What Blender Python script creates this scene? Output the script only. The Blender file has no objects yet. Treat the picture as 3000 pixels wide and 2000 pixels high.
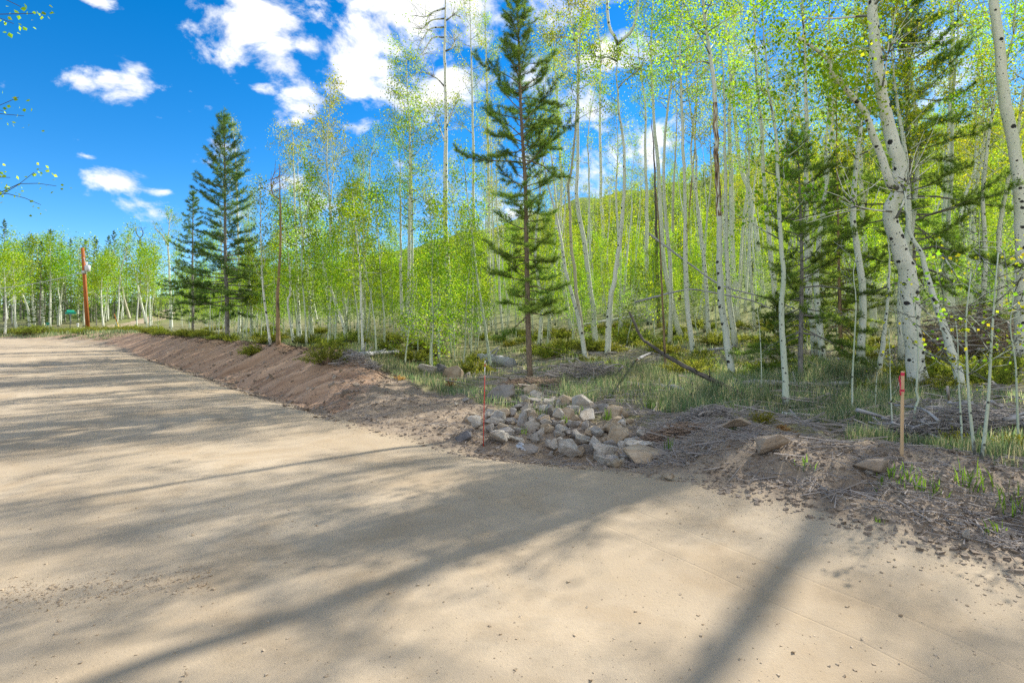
import bpy, bmesh, math, random
import numpy as np
from mathutils import Vector, Matrix

# ------------------------------------------------------------------ camera, sky, sun, exposure
SC = bpy.context.scene
COL = SC.collection
F, CX, CY, CAMH = 1600.0, 1500.0, 960.0, 1.6        # photo pixels (3000 x 2000), eye height in metres
cam = bpy.data.cameras.new('camera'); camo = bpy.data.objects.new('camera', cam); COL.objects.link(camo)
camo.location = (0, 0, CAMH); camo.rotation_euler = (math.radians(90), 0, 0)
cam.sensor_width = 36; cam.lens = 36 * F / 3000.0; cam.shift_y = -(1000 - CY) / 3000.0
cam.clip_start = 0.05; cam.clip_end = 3000
SC.camera = camo
SUN_AZ, SUN_EL = math.radians(45.8), math.radians(36)
SKY_STRENGTH, SUN_STRENGTH, EXPOSURE = 0.15, 4.5, 0.88
SC.view_settings.view_transform = 'Standard'; SC.view_settings.look = 'None'
SC.view_settings.gamma = 1; SC.view_settings.use_curve_mapping = False
SC.view_settings.exposure = EXPOSURE
SC.cycles.max_bounces = 7; SC.cycles.diffuse_bounces = 4; SC.cycles.transmission_bounces = 6
SC.cycles.glossy_bounces = 2; SC.cycles.use_denoising = False; SC.cycles.caustics_reflective = False
SC.cycles.caustics_refractive = False; SC.cycles.sample_clamp_indirect = 6


class NT:
    """tiny node-tree helper"""
    def __init__(self, tree):
        self.t = tree; tree.nodes.clear()
    def n(self, kind, ins=None, **props):
        nd = self.t.nodes.new(kind)
        for k, v in props.items(): setattr(nd, k, v)
        for k, v in (ins or {}).items(): self.set(nd, k, v)
        return nd
    def set(self, nd, k, v):
        s = nd.inputs[k]
        if isinstance(v, bpy.types.NodeSocket): self.t.links.new(v, s)
        elif isinstance(v, bpy.types.Node): self.t.links.new(v.outputs[0], s)
        else: s.default_value = v
    def math(self, op, a, b=0.0, clamp=False):
        return self.n('ShaderNodeMath', {0: a, 1: b}, operation=op, use_clamp=clamp).outputs[0]
    def vm(self, op, a, b=(0, 0, 0)):
        return self.n('ShaderNodeVectorMath', {0: a, 1: b}, operation=op).outputs[0]
    def noise(self, vec, scale, detail=3, rough=0.55, dist=0.0):
        return self.n('ShaderNodeTexNoise', {'Vector': vec, 'Scale': scale, 'Detail': detail, 'Roughness': rough, 'Distortion': dist})
    def ramp(self, fac, stops, interp='LINEAR'):
        r = self.n('ShaderNodeValToRGB', {0: fac}); r.color_ramp.interpolation = interp
        e = r.color_ramp.elements
        while len(e) < len(stops): e.new(0.5)
        for el, (p, c) in zip(e, stops):
            el.position = p; el.color = (c if isinstance(c, (tuple, list)) else (c, c, c)) + (() if isinstance(c, tuple) and len(c) == 4 else (1,)) if isinstance(c, tuple) else (c, c, c, 1)
        return r.outputs[0]
    def mix(self, fac, a, b, blend='MIX'):
        m = self.n('ShaderNodeMix', data_type='RGBA', blend_type=blend)
        for i, v in ((0, fac), (6, a), (7, b)):
            if isinstance(v, tuple) and len(v) == 3: v = v + (1,)
            self.set(m, i, v)
        return m.outputs[2]


def build_world():
    w = bpy.data.worlds.new('World'); SC.world = w; w.use_nodes = True
    N = NT(w.node_tree)
    sky = N.n('ShaderNodeTexSky', sky_type='NISHITA', sun_disc=False)
    sky.sun_elevation = SUN_EL; sky.sun_rotation = SUN_AZ
    sky.altitude = 2800; sky.air_density = 1.0; sky.dust_density = 0.5; sky.ozone_density = 1.6
    # the photograph's polarised, saturated blue
    hs = N.n('ShaderNodeHueSaturation', {'Hue': 0.50, 'Saturation': 1.44, 'Value': 0.83, 'Fac': 1.0, 'Color': sky})
    geo = N.n('ShaderNodeTexCoord').outputs['Generated']
    d = N.vm('NORMALIZE', geo)
    sep = N.n('ShaderNodeSeparateXYZ', {0: d})
    x, y, z = sep.outputs
    az = N.math('ARCTAN2', x, y); el = N.math('ARCSINE', z)
    p = N.n('ShaderNodeCombineXYZ', {0: az, 1: el, 2: 0.0}).outputs[0]
    nz = N.noise(N.vm('MULTIPLY', d, (1, 1, 1.6)), 9.0, 9, 0.62, 0.25)
    nz2 = N.noise(N.vm('MULTIPLY', d, (1, 1, 1.5)), 3.2, 5, 0.55)
    blobs = [  # u, v, half width, half height in photo pixels, weight
        (390, 210, 110, 70, 1), (250, 240, 110, 38, .9), (310, 230, 120, 62, 1), (740, 60, 170, 120, 1.1), (690, -60, 190, 90, 1), (800, 140, 110, 75, 1.0),
        (930, 140, 120, 60, .9), (1080, 160, 190, 130, 1.15), (1040, 255, 100, 50, .9), (1210, 60, 160, 110, .9), (1260, 210, 160, 160, .98),
        (1380, 60, 200, 110, .7), (360, 525, 95, 34, .9), (480, 560, 70, 18, .75), (900, 318, 90, 46, .98), (1040, 372, 110, 40, .95), (880, 355, 60, 24, .7),
        (770, 262, 45, 20, .7), (545, 78, 65, 34, .75), (560, 330, 55, 30, .6), (600, 310, 40, 16, .6), (470, 345, 45, 14, .5), (290, 5, 80, 24, .8),
        (10, 250, 30, 22, .6), (255, 458, 35, 9, .55), (560, 270, 25, 8, .5), (1500, 60, 260, 120, .6), (1620, 250, 230, 120, .62), (1800, 130, 260, 140, .62),
        (1430, 580, 240, 110, .62), (1700, 620, 300, 110, .66), (1880, 480, 200, 110, .75), (1960, 650, 230, 90, .7), (2780, 120, 150, 160, .62), (2700, 330, 120, 60, .5),
        (2150, 130, 300, 100, .45), (1290, 620, 120, 90, .6), (900, 620, 300, 110, .42), (640, 480, 170, 60, .36)]
    acc = None
    for u, v, hw, hh, wt in blobs:
        a0 = math.atan2(u - CX, F); e0 = math.atan2(CY - v, math.hypot(F, u - CX))
        k = math.cos(a0) ** 2 / F; k2 = math.cos(a0) / F
        q = N.vm('MULTIPLY', N.vm('SUBTRACT', p, (a0, e0, 0)), (1 / (hw * k), 1 / (hh * k2), 0))
        ln = N.n('ShaderNodeVectorMath', {0: q}, operation='LENGTH').outputs['Value']
        m = N.math('MULTIPLY', N.math('SUBTRACT', 1.35, ln), wt)
        acc = m if acc is None else N.math('MAXIMUM', acc, m)
    acc = N.math('MAXIMUM', acc, -0.6)
    dens = N.math('ADD', acc, N.math('MULTIPLY', N.math('SUBTRACT', nz.outputs[0], 0.53), 4.4))
    # unseen loose cloud added overhead and behind the camera to whiten the fill light
    loose = N.math('MULTIPLY', N.math('SUBTRACT', N.math('ADD', nz2.outputs[0], N.math('MULTIPLY', nz.outputs[0], 0.5)), 0.565), 5.0)
    behind = N.math('MULTIPLY', N.math('SUBTRACT', 0.25, y), 3.0, clamp=True)
    dens = N.math('MAXIMUM', dens, N.math('SUBTRACT', N.math('MULTIPLY', loose, behind), 0.02))
    mask = N.n('ShaderNodeMapRange', {0: dens, 1: 0.25, 2: 1.05, 3: 0.0, 4: 1.0}, interpolation_type='SMOOTHSTEP').outputs[0]
    up = N.math('MULTIPLY', N.math('ADD', z, 0.02), 30.0, clamp=True)
    mask = N.math('MULTIPLY', mask, up)
    nsh = N.noise(N.vm('MULTIPLY', d, (1, 1, 2.2)), 14.0, 5, 0.6).outputs[0]
    shade = N.mix(N.ramp(nsh, [(0.40, 0.0), (0.62, 1.0)]), N.ramp(dens, [(0.0, (4.0, 4.2, 4.5)), (1.0, (3.75, 3.8, 3.95))]), (4.9, 4.9, 4.9))
    colr = N.mix(mask, hs.outputs[0], shade)
    bg = N.n('ShaderNodeBackground', {'Color': colr, 'Strength': SKY_STRENGTH})
    out = N.n('ShaderNodeOutputWorld', {0: bg})
build_world()

sun = bpy.data.lights.new('sun', 'SUN'); sun.energy = SUN_STRENGTH; sun.angle = math.radians(0.53); sun.color = (1.0, 0.95, 0.87)
suno = bpy.data.objects.new('sun', sun); COL.objects.link(suno)
SDIR = Vector((math.sin(SUN_AZ) * math.cos(SUN_EL), math.cos(SUN_AZ) * math.cos(SUN_EL), math.sin(SUN_EL)))
suno.rotation_euler = SDIR.to_track_quat('Z', 'Y').to_euler(); suno.location = SDIR * 60


# ------------------------------------------------------------------ helpers: noise, mesh building, objects
def vnoise(x, y, seed=0):
    xi = np.floor(x).astype(np.int64); yi = np.floor(y).astype(np.int64)
    fx = x - xi; fy = y - yi
    fx = fx * fx * (3 - 2 * fx); fy = fy * fy * (3 - 2 * fy)
    def h(i, j):
        n = (i * 374761393 + j * 668265263 + seed * 974634541) & 0x7fffffff
        n = ((n ^ (n >> 13)) * 1274126177) & 0x7fffffff
        return ((n ^ (n >> 16)) & 0xffff) / 65535.0
    return (h(xi, yi) * (1 - fx) + h(xi + 1, yi) * fx) * (1 - fy) + (h(xi, yi + 1) * (1 - fx) + h(xi + 1, yi + 1) * fx) * fy

def fbm(x, y, oct=4, seed=0):
    a, s, t = 1.0, 0.0, 0.0
    for i in range(oct):
        s = s + a * vnoise(x * 2 ** i, y * 2 ** i, seed + i); t += a; a *= 0.5
    return s / t - 0.5

def sstep(a, b, x):
    t = np.clip((x - a) / (b - a), 0, 1); return t * t * (3 - 2 * t)

def catmull(pts, m):
    P = np.array(pts, float)
    if len(P) < 2: return P
    P = np.vstack([2 * P[0] - P[1], P, 2 * P[-1] - P[-2]])
    seg = len(P) - 3
    d = np.linalg.norm(np.diff(P[1:-1], axis=0), axis=1); c = np.concatenate([[0], np.cumsum(d)]); c /= c[-1]
    out = []
    for f in np.linspace(0, 1, m):
        i = min(int(np.searchsorted(c, f, 'right')) - 1, seg - 1); t = (f - c[i]) / max(c[i + 1] - c[i], 1e-9)
        a, b, e, g = P[i], P[i + 1], P[i + 2], P[i + 3]
        out.append(0.5 * (2 * b + (e - a) * t + (2 * a - 5 * b + 4 * e - g) * t * t + (3 * b - a - 3 * e + g) * t ** 3))
    return np.array(out)


class MB:
    """collects vertices and faces; becomes ONE mesh"""
    def __init__(self): self.V, self.Q, self.T, self.U, self.n = [], [], [], [], 0
    def add(self, V, Q=None, T=None, U=None):
        V = np.asarray(V, float).reshape(-1, 3)
        if Q is not None and len(Q): self.Q.append(np.asarray(Q) + self.n)
        if T is not None and len(T): self.T.append(np.asarray(T) + self.n)
        self.U.append(np.zeros((len(V), 2)) if U is None else np.asarray(U, float))
        self.V.append(V); self.n += len(V)
    def mesh(self, name, mat, smooth=True, attr=None):
        me = bpy.data.meshes.new(name)
        if not self.V: return me
        V = np.concatenate(self.V); U = np.concatenate(self.U)
        Q = np.concatenate(self.Q) if self.Q else np.zeros((0, 4), int)
        T = np.concatenate(self.T) if self.T else np.zeros((0, 3), int)
        loops = np.concatenate([Q.ravel(), T.ravel()]).astype(np.int32)
        starts = np.concatenate([np.arange(len(Q)) * 4, len(Q) * 4 + np.arange(len(T)) * 3]).astype(np.int32)
        me.vertices.add(len(V)); me.vertices.foreach_set('co', V.ravel().astype(np.float32))
        me.loops.add(len(loops)); me.loops.foreach_set('vertex_index', loops)
        me.polygons.add(len(starts)); me.polygons.foreach_set('loop_start', starts)
        me.polygons.foreach_set('use_smooth', np.full(len(starts), smooth))
        me.update(calc_edges=True)
        uv = me.uv_layers.new(name='UVMap'); uv.data.foreach_set('uv', U[loops].ravel().astype(np.float32))
        for k, v in (attr or {}).items():
            at = me.color_attributes.new(k, 'FLOAT_COLOR', 'POINT'); at.data.foreach_set('color', v.ravel().astype(np.float32))
        me.materials.append(mat)
        return me


def norm(a): return a / np.maximum(np.linalg.norm(a, axis=-1, keepdims=True), 1e-9)

def tube(mb, pts, rad, n=8, cap=True, wob=None):
    P = np.asarray(pts, float); k = len(P); R = np.broadcast_to(np.asarray(rad, float), (k,))
    T = np.gradient(P, axis=0); T = norm(T)
    up = np.array([0.0, 1, 0]) if abs(T[0][2]) > 0.8 else np.array([0.0, 0, 1])
    X = np.zeros((k, 3)); v = up
    for i in range(k):
        v = v - T[i] * v.dot(T[i]); v = v / max(np.linalg.norm(v), 1e-9); X[i] = v
    Y = np.cross(T, X)
    a = np.linspace(0, 2 * math.pi, n + 1)
    rr = np.repeat(R[:, None], n + 1, 1)
    if wob is not None: rr = rr * wob(np.arange(k), a)
    V = P[:, None, :] + rr[..., None] * (np.cos(a)[None, :, None] * X[:, None, :] + np.sin(a)[None, :, None] * Y[:, None, :])
    L = np.concatenate([[0], np.cumsum(np.linalg.norm(np.diff(P, axis=0), axis=1))])
    U = np.stack(np.broadcast_arrays(a[None, :] * R[0], L[:, None]), -1).reshape(-1, 2)
    i = np.arange(k - 1)[:, None] * (n + 1) + np.arange(n)[None, :]
    Q = np.stack([i, i + 1, i + n + 2, i + n + 1], -1).reshape(-1, 4)
    V = V.reshape(-1, 3); Tt = None
    if cap:
        c0, c1 = len(V), len(V) + 1
        V = np.vstack([V, P[0], P[-1]]); U = np.vstack([U, U[0], U[-1]])
        b = (k - 1) * (n + 1); j = np.arange(n)
        Tt = np.concatenate([np.stack([np.full(n, c0), j + 1, j], -1), np.stack([np.full(n, c1), b + j, b + j + 1], -1)])
    mb.add(V, Q, Tt, U)

def twigs3(mb, A, B, r0, r1):
    """many straight three-sided twigs from A to B"""
    A = np.asarray(A, float).reshape(-1, 3); B = np.asarray(B, float).reshape(-1, 3); m = len(A)
    if not m: return
    T = norm(B - A); up = np.where(np.abs(T[:, 2:3]) > 0.8, np.array([[1.0, 0, 0]]), np.array([[0.0, 0, 1]]))
    X = norm(np.cross(T, up)); Y = np.cross(T, X)
    r0 = np.broadcast_to(r0, (m,))[:, None]; r1 = np.broadcast_to(r1, (m,))[:, None]
    vs = []
    for P, r in ((A, r0), (B, r1)):
        for k in range(3):
            an = 2 * math.pi * k / 3; vs.append(P + r * (math.cos(an) * X + math.sin(an) * Y))
    V = np.stack(vs, 1).reshape(-1, 3)
    o = np.arange(m)[:, None] * 6
    Q = np.concatenate([o + np.array([[k, (k + 1) % 3, 3 + (k + 1) % 3, 3 + k]]) for k in range(3)])
    mb.add(V, Q, None, np.tile(np.array([[0, 0], [.05, 0], [.1, 0], [0, .5], [.05, .5], [.1, .5]]), (m, 1)) )

def rdir(rng, n):
    return norm(rng.normal(size=(n, 3)))

def kites(mb, P, size, rng, flat=0.0):
    """leaf-sized kite faces, randomly turned"""
    m = len(P)
    if not m: return
    s = size * rng.uniform(0.7, 1.3, (m, 1))
    a = rdir(rng, m); a[:, 2] -= 0.35; a = norm(a)
    b = rdir(rng, m); b[:, 2] *= (1 - flat); b = norm(np.cross(a, b))
    nrm = np.cross(a, b)
    V = np.stack([P, P + a * s * 0.45 + b * s * 0.46 + nrm * s * 0.08, P + a * s * 1.05, P + a * s * 0.45 - b * s * 0.46 + nrm * s * 0.08], 1).reshape(-1, 3)
    Q = np.arange(m)[:, None] * 4 + np.arange(4)[None, :]
    mb.add(V, Q)

def needles(mb, P, A, k, ln, wd, rng, spread=0.75):
    m = len(P)
    if not m: return
    P = np.repeat(P, k, 0) + rng.normal(size=(m * k, 3)) * ln * 0.12; A = np.repeat(A, k, 0)
    d = norm(A * (1 - spread) + rdir(rng, m * k) * spread + np.array([0, 0, 0.12]))
    w = norm(np.cross(d, rdir(rng, m * k))) * wd
    L = ln * rng.uniform(0.7, 1.25, (m * k, 1))
    V = np.stack([P - w, P + w, P + d * L], 1).reshape(-1, 3)
    mb.add(V, None, np.arange(m * k)[:, None] * 3 + np.arange(3)[None, :])


def new(name, me, parent=None, loc=(0, 0, 0), rot=(0, 0, 0), scale=None):
    o = bpy.data.objects.new(name, me); COL.objects.link(o)
    if parent is not None: o.parent = parent
    o.location = loc; o.rotation_euler = rot
    if scale is not None: o.scale = (scale,) * 3 if isinstance(scale, (int, float)) else scale
    return o

def tag(o, label, cat=None, group=None, kind=None):
    if label: o['label'] = label
    if cat: o['category'] = cat
    if group: o['group'] = group
    if kind: o['kind'] = kind
    return o

def thing(name, label, cat, parts, loc, rotz=0.0, scale=1.0, group=None, tilt=(0, 0)):
    """an Empty at the base with one mesh child per part; parts: (name, mesh[, kind])"""
    r = new(name, None, None, loc, (tilt[0], tilt[1], rotz), scale); r.empty_display_size = 0.2
    tag(r, label, cat, group)
    for p in parts:
        c = new(p[0], p[1], r)
        if len(p) > 2: c['kind'] = p[2]
    return r


# ------------------------------------------------------------------ terrain
EDGE = catmull([(30, -90), (14, -36), (7.6, -9), (4.4, 0.6), (3.3, 3.3), (2.75, 4.6), (1.9, 5.65), (0, 6.9), (-1.2, 7.7), (-2.6, 8.9), (-4.1, 10.9),
                (-7.6, 15.0), (-11.6, 19.7), (-21.6, 31), (-33, 43.5), (-44, 52), (-56, 57.5), (-80, 62), (-140, 70), (-320, 88)], 170)[:, :2]
_A = EDGE[:-1]; _D = np.diff(EDGE, axis=0); _L2 = (_D ** 2).sum(1)
_ARC = np.concatenate([[0], np.cumsum(np.sqrt(_L2))])

def edge_st(x, y):
    """signed distance to the road's edge (forest side positive) and arc length along it"""
    sh = np.shape(x); x = np.ravel(x); y = np.ravel(y)
    s = np.empty(len(x)); t = np.empty(len(x))
    for c in range(0, len(x), 20000):
        px = x[c:c + 20000, None] - _A[None, :, 0]; py = y[c:c + 20000, None] - _A[None, :, 1]
        k = np.clip((px * _D[:, 0] + py * _D[:, 1]) / _L2, 0, 1)
        ex = px - k * _D[:, 0]; ey = py - k * _D[:, 1]
        d2 = ex * ex + ey * ey; i = d2.argmin(1); r = np.arange(len(i))
        cr = _D[i, 0] * py[r, i] - _D[i, 1] * px[r, i]
        s[c:c + 20000] = np.where(cr < 0, 1, -1) * np.sqrt(d2[r, i]); t[c:c + 20000] = _ARC[i] + k[r, i] * np.sqrt(_L2[i])
    return s.reshape(sh), t.reshape(sh)

def bank_h(x, y):
    return 0.82 * sstep(-1.6, -5.5, x) * (1 - 0.75 * sstep(50, 66, y))

SIDE = catmull([(-72, 62.5), (-60, 65.5), (-56, 71), (-56.5, 80), (-62, 95), (-75, 120)], 40)

def terrain(x, y, fine=True, st=None):
    x = np.asarray(x, float); y = np.asarray(y, float)
    s, t = st if st is not None else edge_st(x, y)
    hb = bank_h(x, y)
    z = 0.009 * np.maximum(0, y - 15)
    z = np.minimum(z, 0.9)
    z = z + hb * sstep(0.35, 2.9, s) - 0.16 * np.exp(-((s - 0.35) / 0.5) ** 2) * sstep(0.1, 0.6, hb)
    se = np.minimum(s, 120)
    hill = np.clip((x / np.maximum(y, 8) + 0.72) / 0.85, 0.0, 1.0)
    z = z + 0.075 * np.maximum(0, se - 5) + hill * 0.0027 * np.maximum(0, se - 16) ** 2 - 0.16 * np.maximum(0, s - 120)
    z = z + 0.025 * np.maximum(0, -s - 8.5) - 0.10 * np.exp(-((s + 8.6) / 0.7) ** 2)
    # hollow that holds the rocks, earth heaped beside it
    z = z - 0.24 * np.exp(-((x - 0.75) / 1.5) ** 2 - ((y - 7.5) / 0.75) ** 2)
    z = z + 0.20 * np.exp(-((x - 3.5) / 0.8) ** 2 - ((y - 8.4) / 0.8) ** 2) + 0.10 * np.exp(-((x - 4.0) / 1.5) ** 2 - ((y - 6.2) / 0.9) ** 2)
    z = z + 0.12 * np.exp(-((x + 2.6) / 1.6) ** 2 - ((y - 11.5) / 1.4) ** 2)
    if fine:
        off = sstep(0.0, 1.2, s)
        z = z + off * (0.16 * fbm(x * 0.5, y * 0.5, 4, 3) + 0.07 * fbm(x * 3.0, y * 3.0, 3, 9))
        near = sstep(30, 12, np.hypot(x, y))
        bare = sstep(-0.3, 0.6, s) * (1 - sstep(3.5, 5.5, s)) * near
        z = z + bare * (0.13 * fbm(x * 5, y * 5, 3, 17) + 0.16 * fbm(x * 1.6, y * 1.6, 2, 19))
        z = z + near * 0.26 * np.exp(-((s - 1.6) / 1.1) ** 2) * sstep(1.6, 2.6, x)
        bk = sstep(0.3, 0.9, s) * (1 - sstep(2.3, 3.1, s)) * sstep(0.15, 0.5, hb)
        g = fbm(t * 1.9 + s * 1.1, s * 0.2, 3, 21)
        z = z + bk * (0.60 * g + 0.26 * (0.25 - np.abs(fbm(t * 2.6 + s * 1.6, s * 0.15, 2, 23))))
        edge = np.exp(-((s - 2.4 - 0.5 * fbm(t * 0.9, s * 0, 2, 77)) / 0.3) ** 2) * sstep(0.15, 0.5, hb)
        z = z + edge * 0.16 * (fbm(t * 1.3, s * 0.8, 3, 55) + 0.25)
        z = z + (1 - off) * (0.02 * fbm(x * 0.4, y * 0.4, 3, 31) + 0.012 * fbm(x * 2.2, y * 2.2, 2, 33))
        z = z + 0.05 * np.exp(-((s + 0.25) / 0.25) ** 2) * fbm(t * 1.2, s, 2, 41) * near
    return z

def zat(x, y): return float(terrain(np.array([x]), np.array([y]))[0])

_TT = np.concatenate([np.arange(2.0, 40, 0.05), np.arange(40, 260, 0.4)])
def hit(u, v, near=2.0):
    """where the ray through photo pixel (u, v) meets the ground: this is only used to find where things stand"""
    x = (u - CX) / F * _TT; y = _TT; zr = CAMH + (CY - v) / F * _TT
    zt = terrain(x, y)
    ok = np.nonzero((zr <= zt) & (_TT >= near))[0]
    i = ok[0] if len(ok) else len(_TT) - 1
    return np.array([x[i], y[i], zt[i]])

def at(u, v, d): return np.array([(u - CX) / F * d, d, CAMH + (CY - v) / F * d])


# ------------------------------------------------------------------ materials
def material(name):
    m = bpy.data.materials.new(name); m.use_nodes = True
    return m, NT(m.node_tree)

def finish(N, col, rough=0.85, bump=None, bstr=0.4, bdist=0.02, spec=0.25):
    p = N.n('ShaderNodeBsdfPrincipled', {'Base Color': col, 'Roughness': rough, 'Specular IOR Level': spec})
    if bump is not None:
        b = N.n('ShaderNodeBump', {'Height': bump, 'Strength': bstr, 'Distance': bdist}); N.set(p, 'Normal', b.outputs[0])
    N.n('ShaderNodeOutputMaterial', {0: p.outputs[0]})

def plain(name, col, rough=0.7, var=0.25, scale=8.0, metallic=0.0, bstr=0.2):
    m, N = material(name)
    co = N.n('ShaderNodeTexCoord').outputs['Object']
    nz = N.noise(co, scale, 4)
    c = N.mix(N.math('MULTIPLY', nz.outputs[0], 1.0), tuple(v * (1 - var) for v in col), tuple(min(1, v * (1 + var)) for v in col))
    p = N.n('ShaderNodeBsdfPrincipled', {'Base Color': c, 'Roughness': rough, 'Metallic': metallic, 'Specular IOR Level': 0.3})
    b = N.n('ShaderNodeBump', {'Height': nz.outputs[0], 'Strength': bstr, 'Distance': 0.01}); N.set(p, 'Normal', b.outputs[0])
    N.n('ShaderNodeOutputMaterial', {0: p.outputs[0]})
    return m

def leaf_mat(name, stops, trans, tmix=0.55, objvar=0.10):
    m, N = material(name)
    rnd = N.n('ShaderNodeNewGeometry').outputs['Random Per Island']
    c = N.ramp(rnd, stops)
    oi = N.n('ShaderNodeObjectInfo').outputs['Random']
    hs = N.n('ShaderNodeHueSaturation', {'Hue': N.math('ADD', 0.5, N.math('MULTIPLY', N.math('SUBTRACT', oi, 0.5), objvar * 0.35)), 'Value': N.math('ADD', 1 - objvar, N.math('MULTIPLY', oi, 2 * objvar)), 'Color': c})
    pn = N.noise(N.n('ShaderNodeNewGeometry').outputs['Position'], 0.55, 4, 0.6).outputs[0]
    hs = N.n('ShaderNodeHueSaturation', {'Hue': N.math('ADD', 0.475, N.math('MULTIPLY', pn, 0.05)), 'Value': N.n('ShaderNodeMapRange', {0: pn, 1: 0.33, 2: 0.67, 3: 0.62, 4: 1.28}).outputs[0], 'Color': hs.outputs[0]})
    d = N.n('ShaderNodeBsdfDiffuse', {0: hs.outputs[0]})
    tc = N.mix(1.0, hs.outputs[0], trans, 'MULTIPLY')
    t = N.n('ShaderNodeBsdfTranslucent', {0: tc})
    mx = N.n('ShaderNodeMixShader', {0: tmix, 1: d.outputs[0], 2: t.outputs[0]})
    N.n('ShaderNodeOutputMaterial', {0: mx.outputs[0]})
    return m

M = {}
M['aspen_leaf'] = leaf_mat('aspen_leaf', [(0.0, (0.13, 0.25, 0.022)), (0.45, (0.21, 0.35, 0.025)), (0.85, (0.30, 0.42, 0.03)), (1.0, (0.42, 0.46, 0.04))], (1.9, 1.8, 1.0), 0.6)
M['aspen_leaf_yellow'] = leaf_mat('aspen_leaf_yellow', [(0.0, (0.17, 0.24, 0.02)), (0.5, (0.29, 0.34, 0.02)), (1.0, (0.46, 0.43, 0.03))], (1.8, 1.7, 1.0), 0.6)
M['needle'] = leaf_mat('needle', [(0.0, (0.085, 0.145, 0.04)), (0.6, (0.16, 0.25, 0.06)), (1.0, (0.28, 0.36, 0.08))], (1.9, 1.9, 1.2), 0.58)
M['needle_dark'] = leaf_mat('needle_dark', [(0.0, (0.055, 0.105, 0.035)), (0.7, (0.105, 0.18, 0.05)), (1.0, (0.19, 0.27, 0.07))], (1.8, 1.8, 1.2), 0.52)
M['juniper'] = leaf_mat('juniper', [(0.0, (0.12, 0.16, 0.03)), (0.55, (0.25, 0.30, 0.05)), (1.0, (0.40, 0.40, 0.08))], (1.7, 1.6, 1.0), 0.5)
M['juniper_olive'] = leaf_mat('juniper_olive', [(0.0, (0.12, 0.13, 0.015)), (0.55, (0.26, 0.25, 0.02)), (1.0, (0.38, 0.33, 0.03))], (1.5, 1.4, 1.0), 0.4)
M['dead_needle'] = leaf_mat('dead_needle', [(0.0, (0.28, 0.11, 0.03)), (1.0, (0.50, 0.25, 0.08))], (1.5, 1.3, 1.0), 0.35)
M['straw_needle'] = leaf_mat('straw_needle', [(0.0, (0.38, 0.26, 0.10)), (1.0, (0.62, 0.44, 0.20))], (1.4, 1.3, 1.0), 0.35)
M['grass'] = leaf_mat('grass', [(0.0, (0.11, 0.17, 0.09)), (0.5, (0.19, 0.28, 0.14)), (0.58, (0.27, 0.35, 0.16)), (0.66, (0.42, 0.39, 0.26)), (1.0, (0.52, 0.46, 0.31))], (1.5, 1.5, 1.1), 0.45)
M['fresh_grass'] = leaf_mat('fresh_grass', [(0.0, (0.10, 0.18, 0.03)), (1.0, (0.22, 0.31, 0.05))], (1.5, 1.5, 1.0), 0.45)


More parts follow.
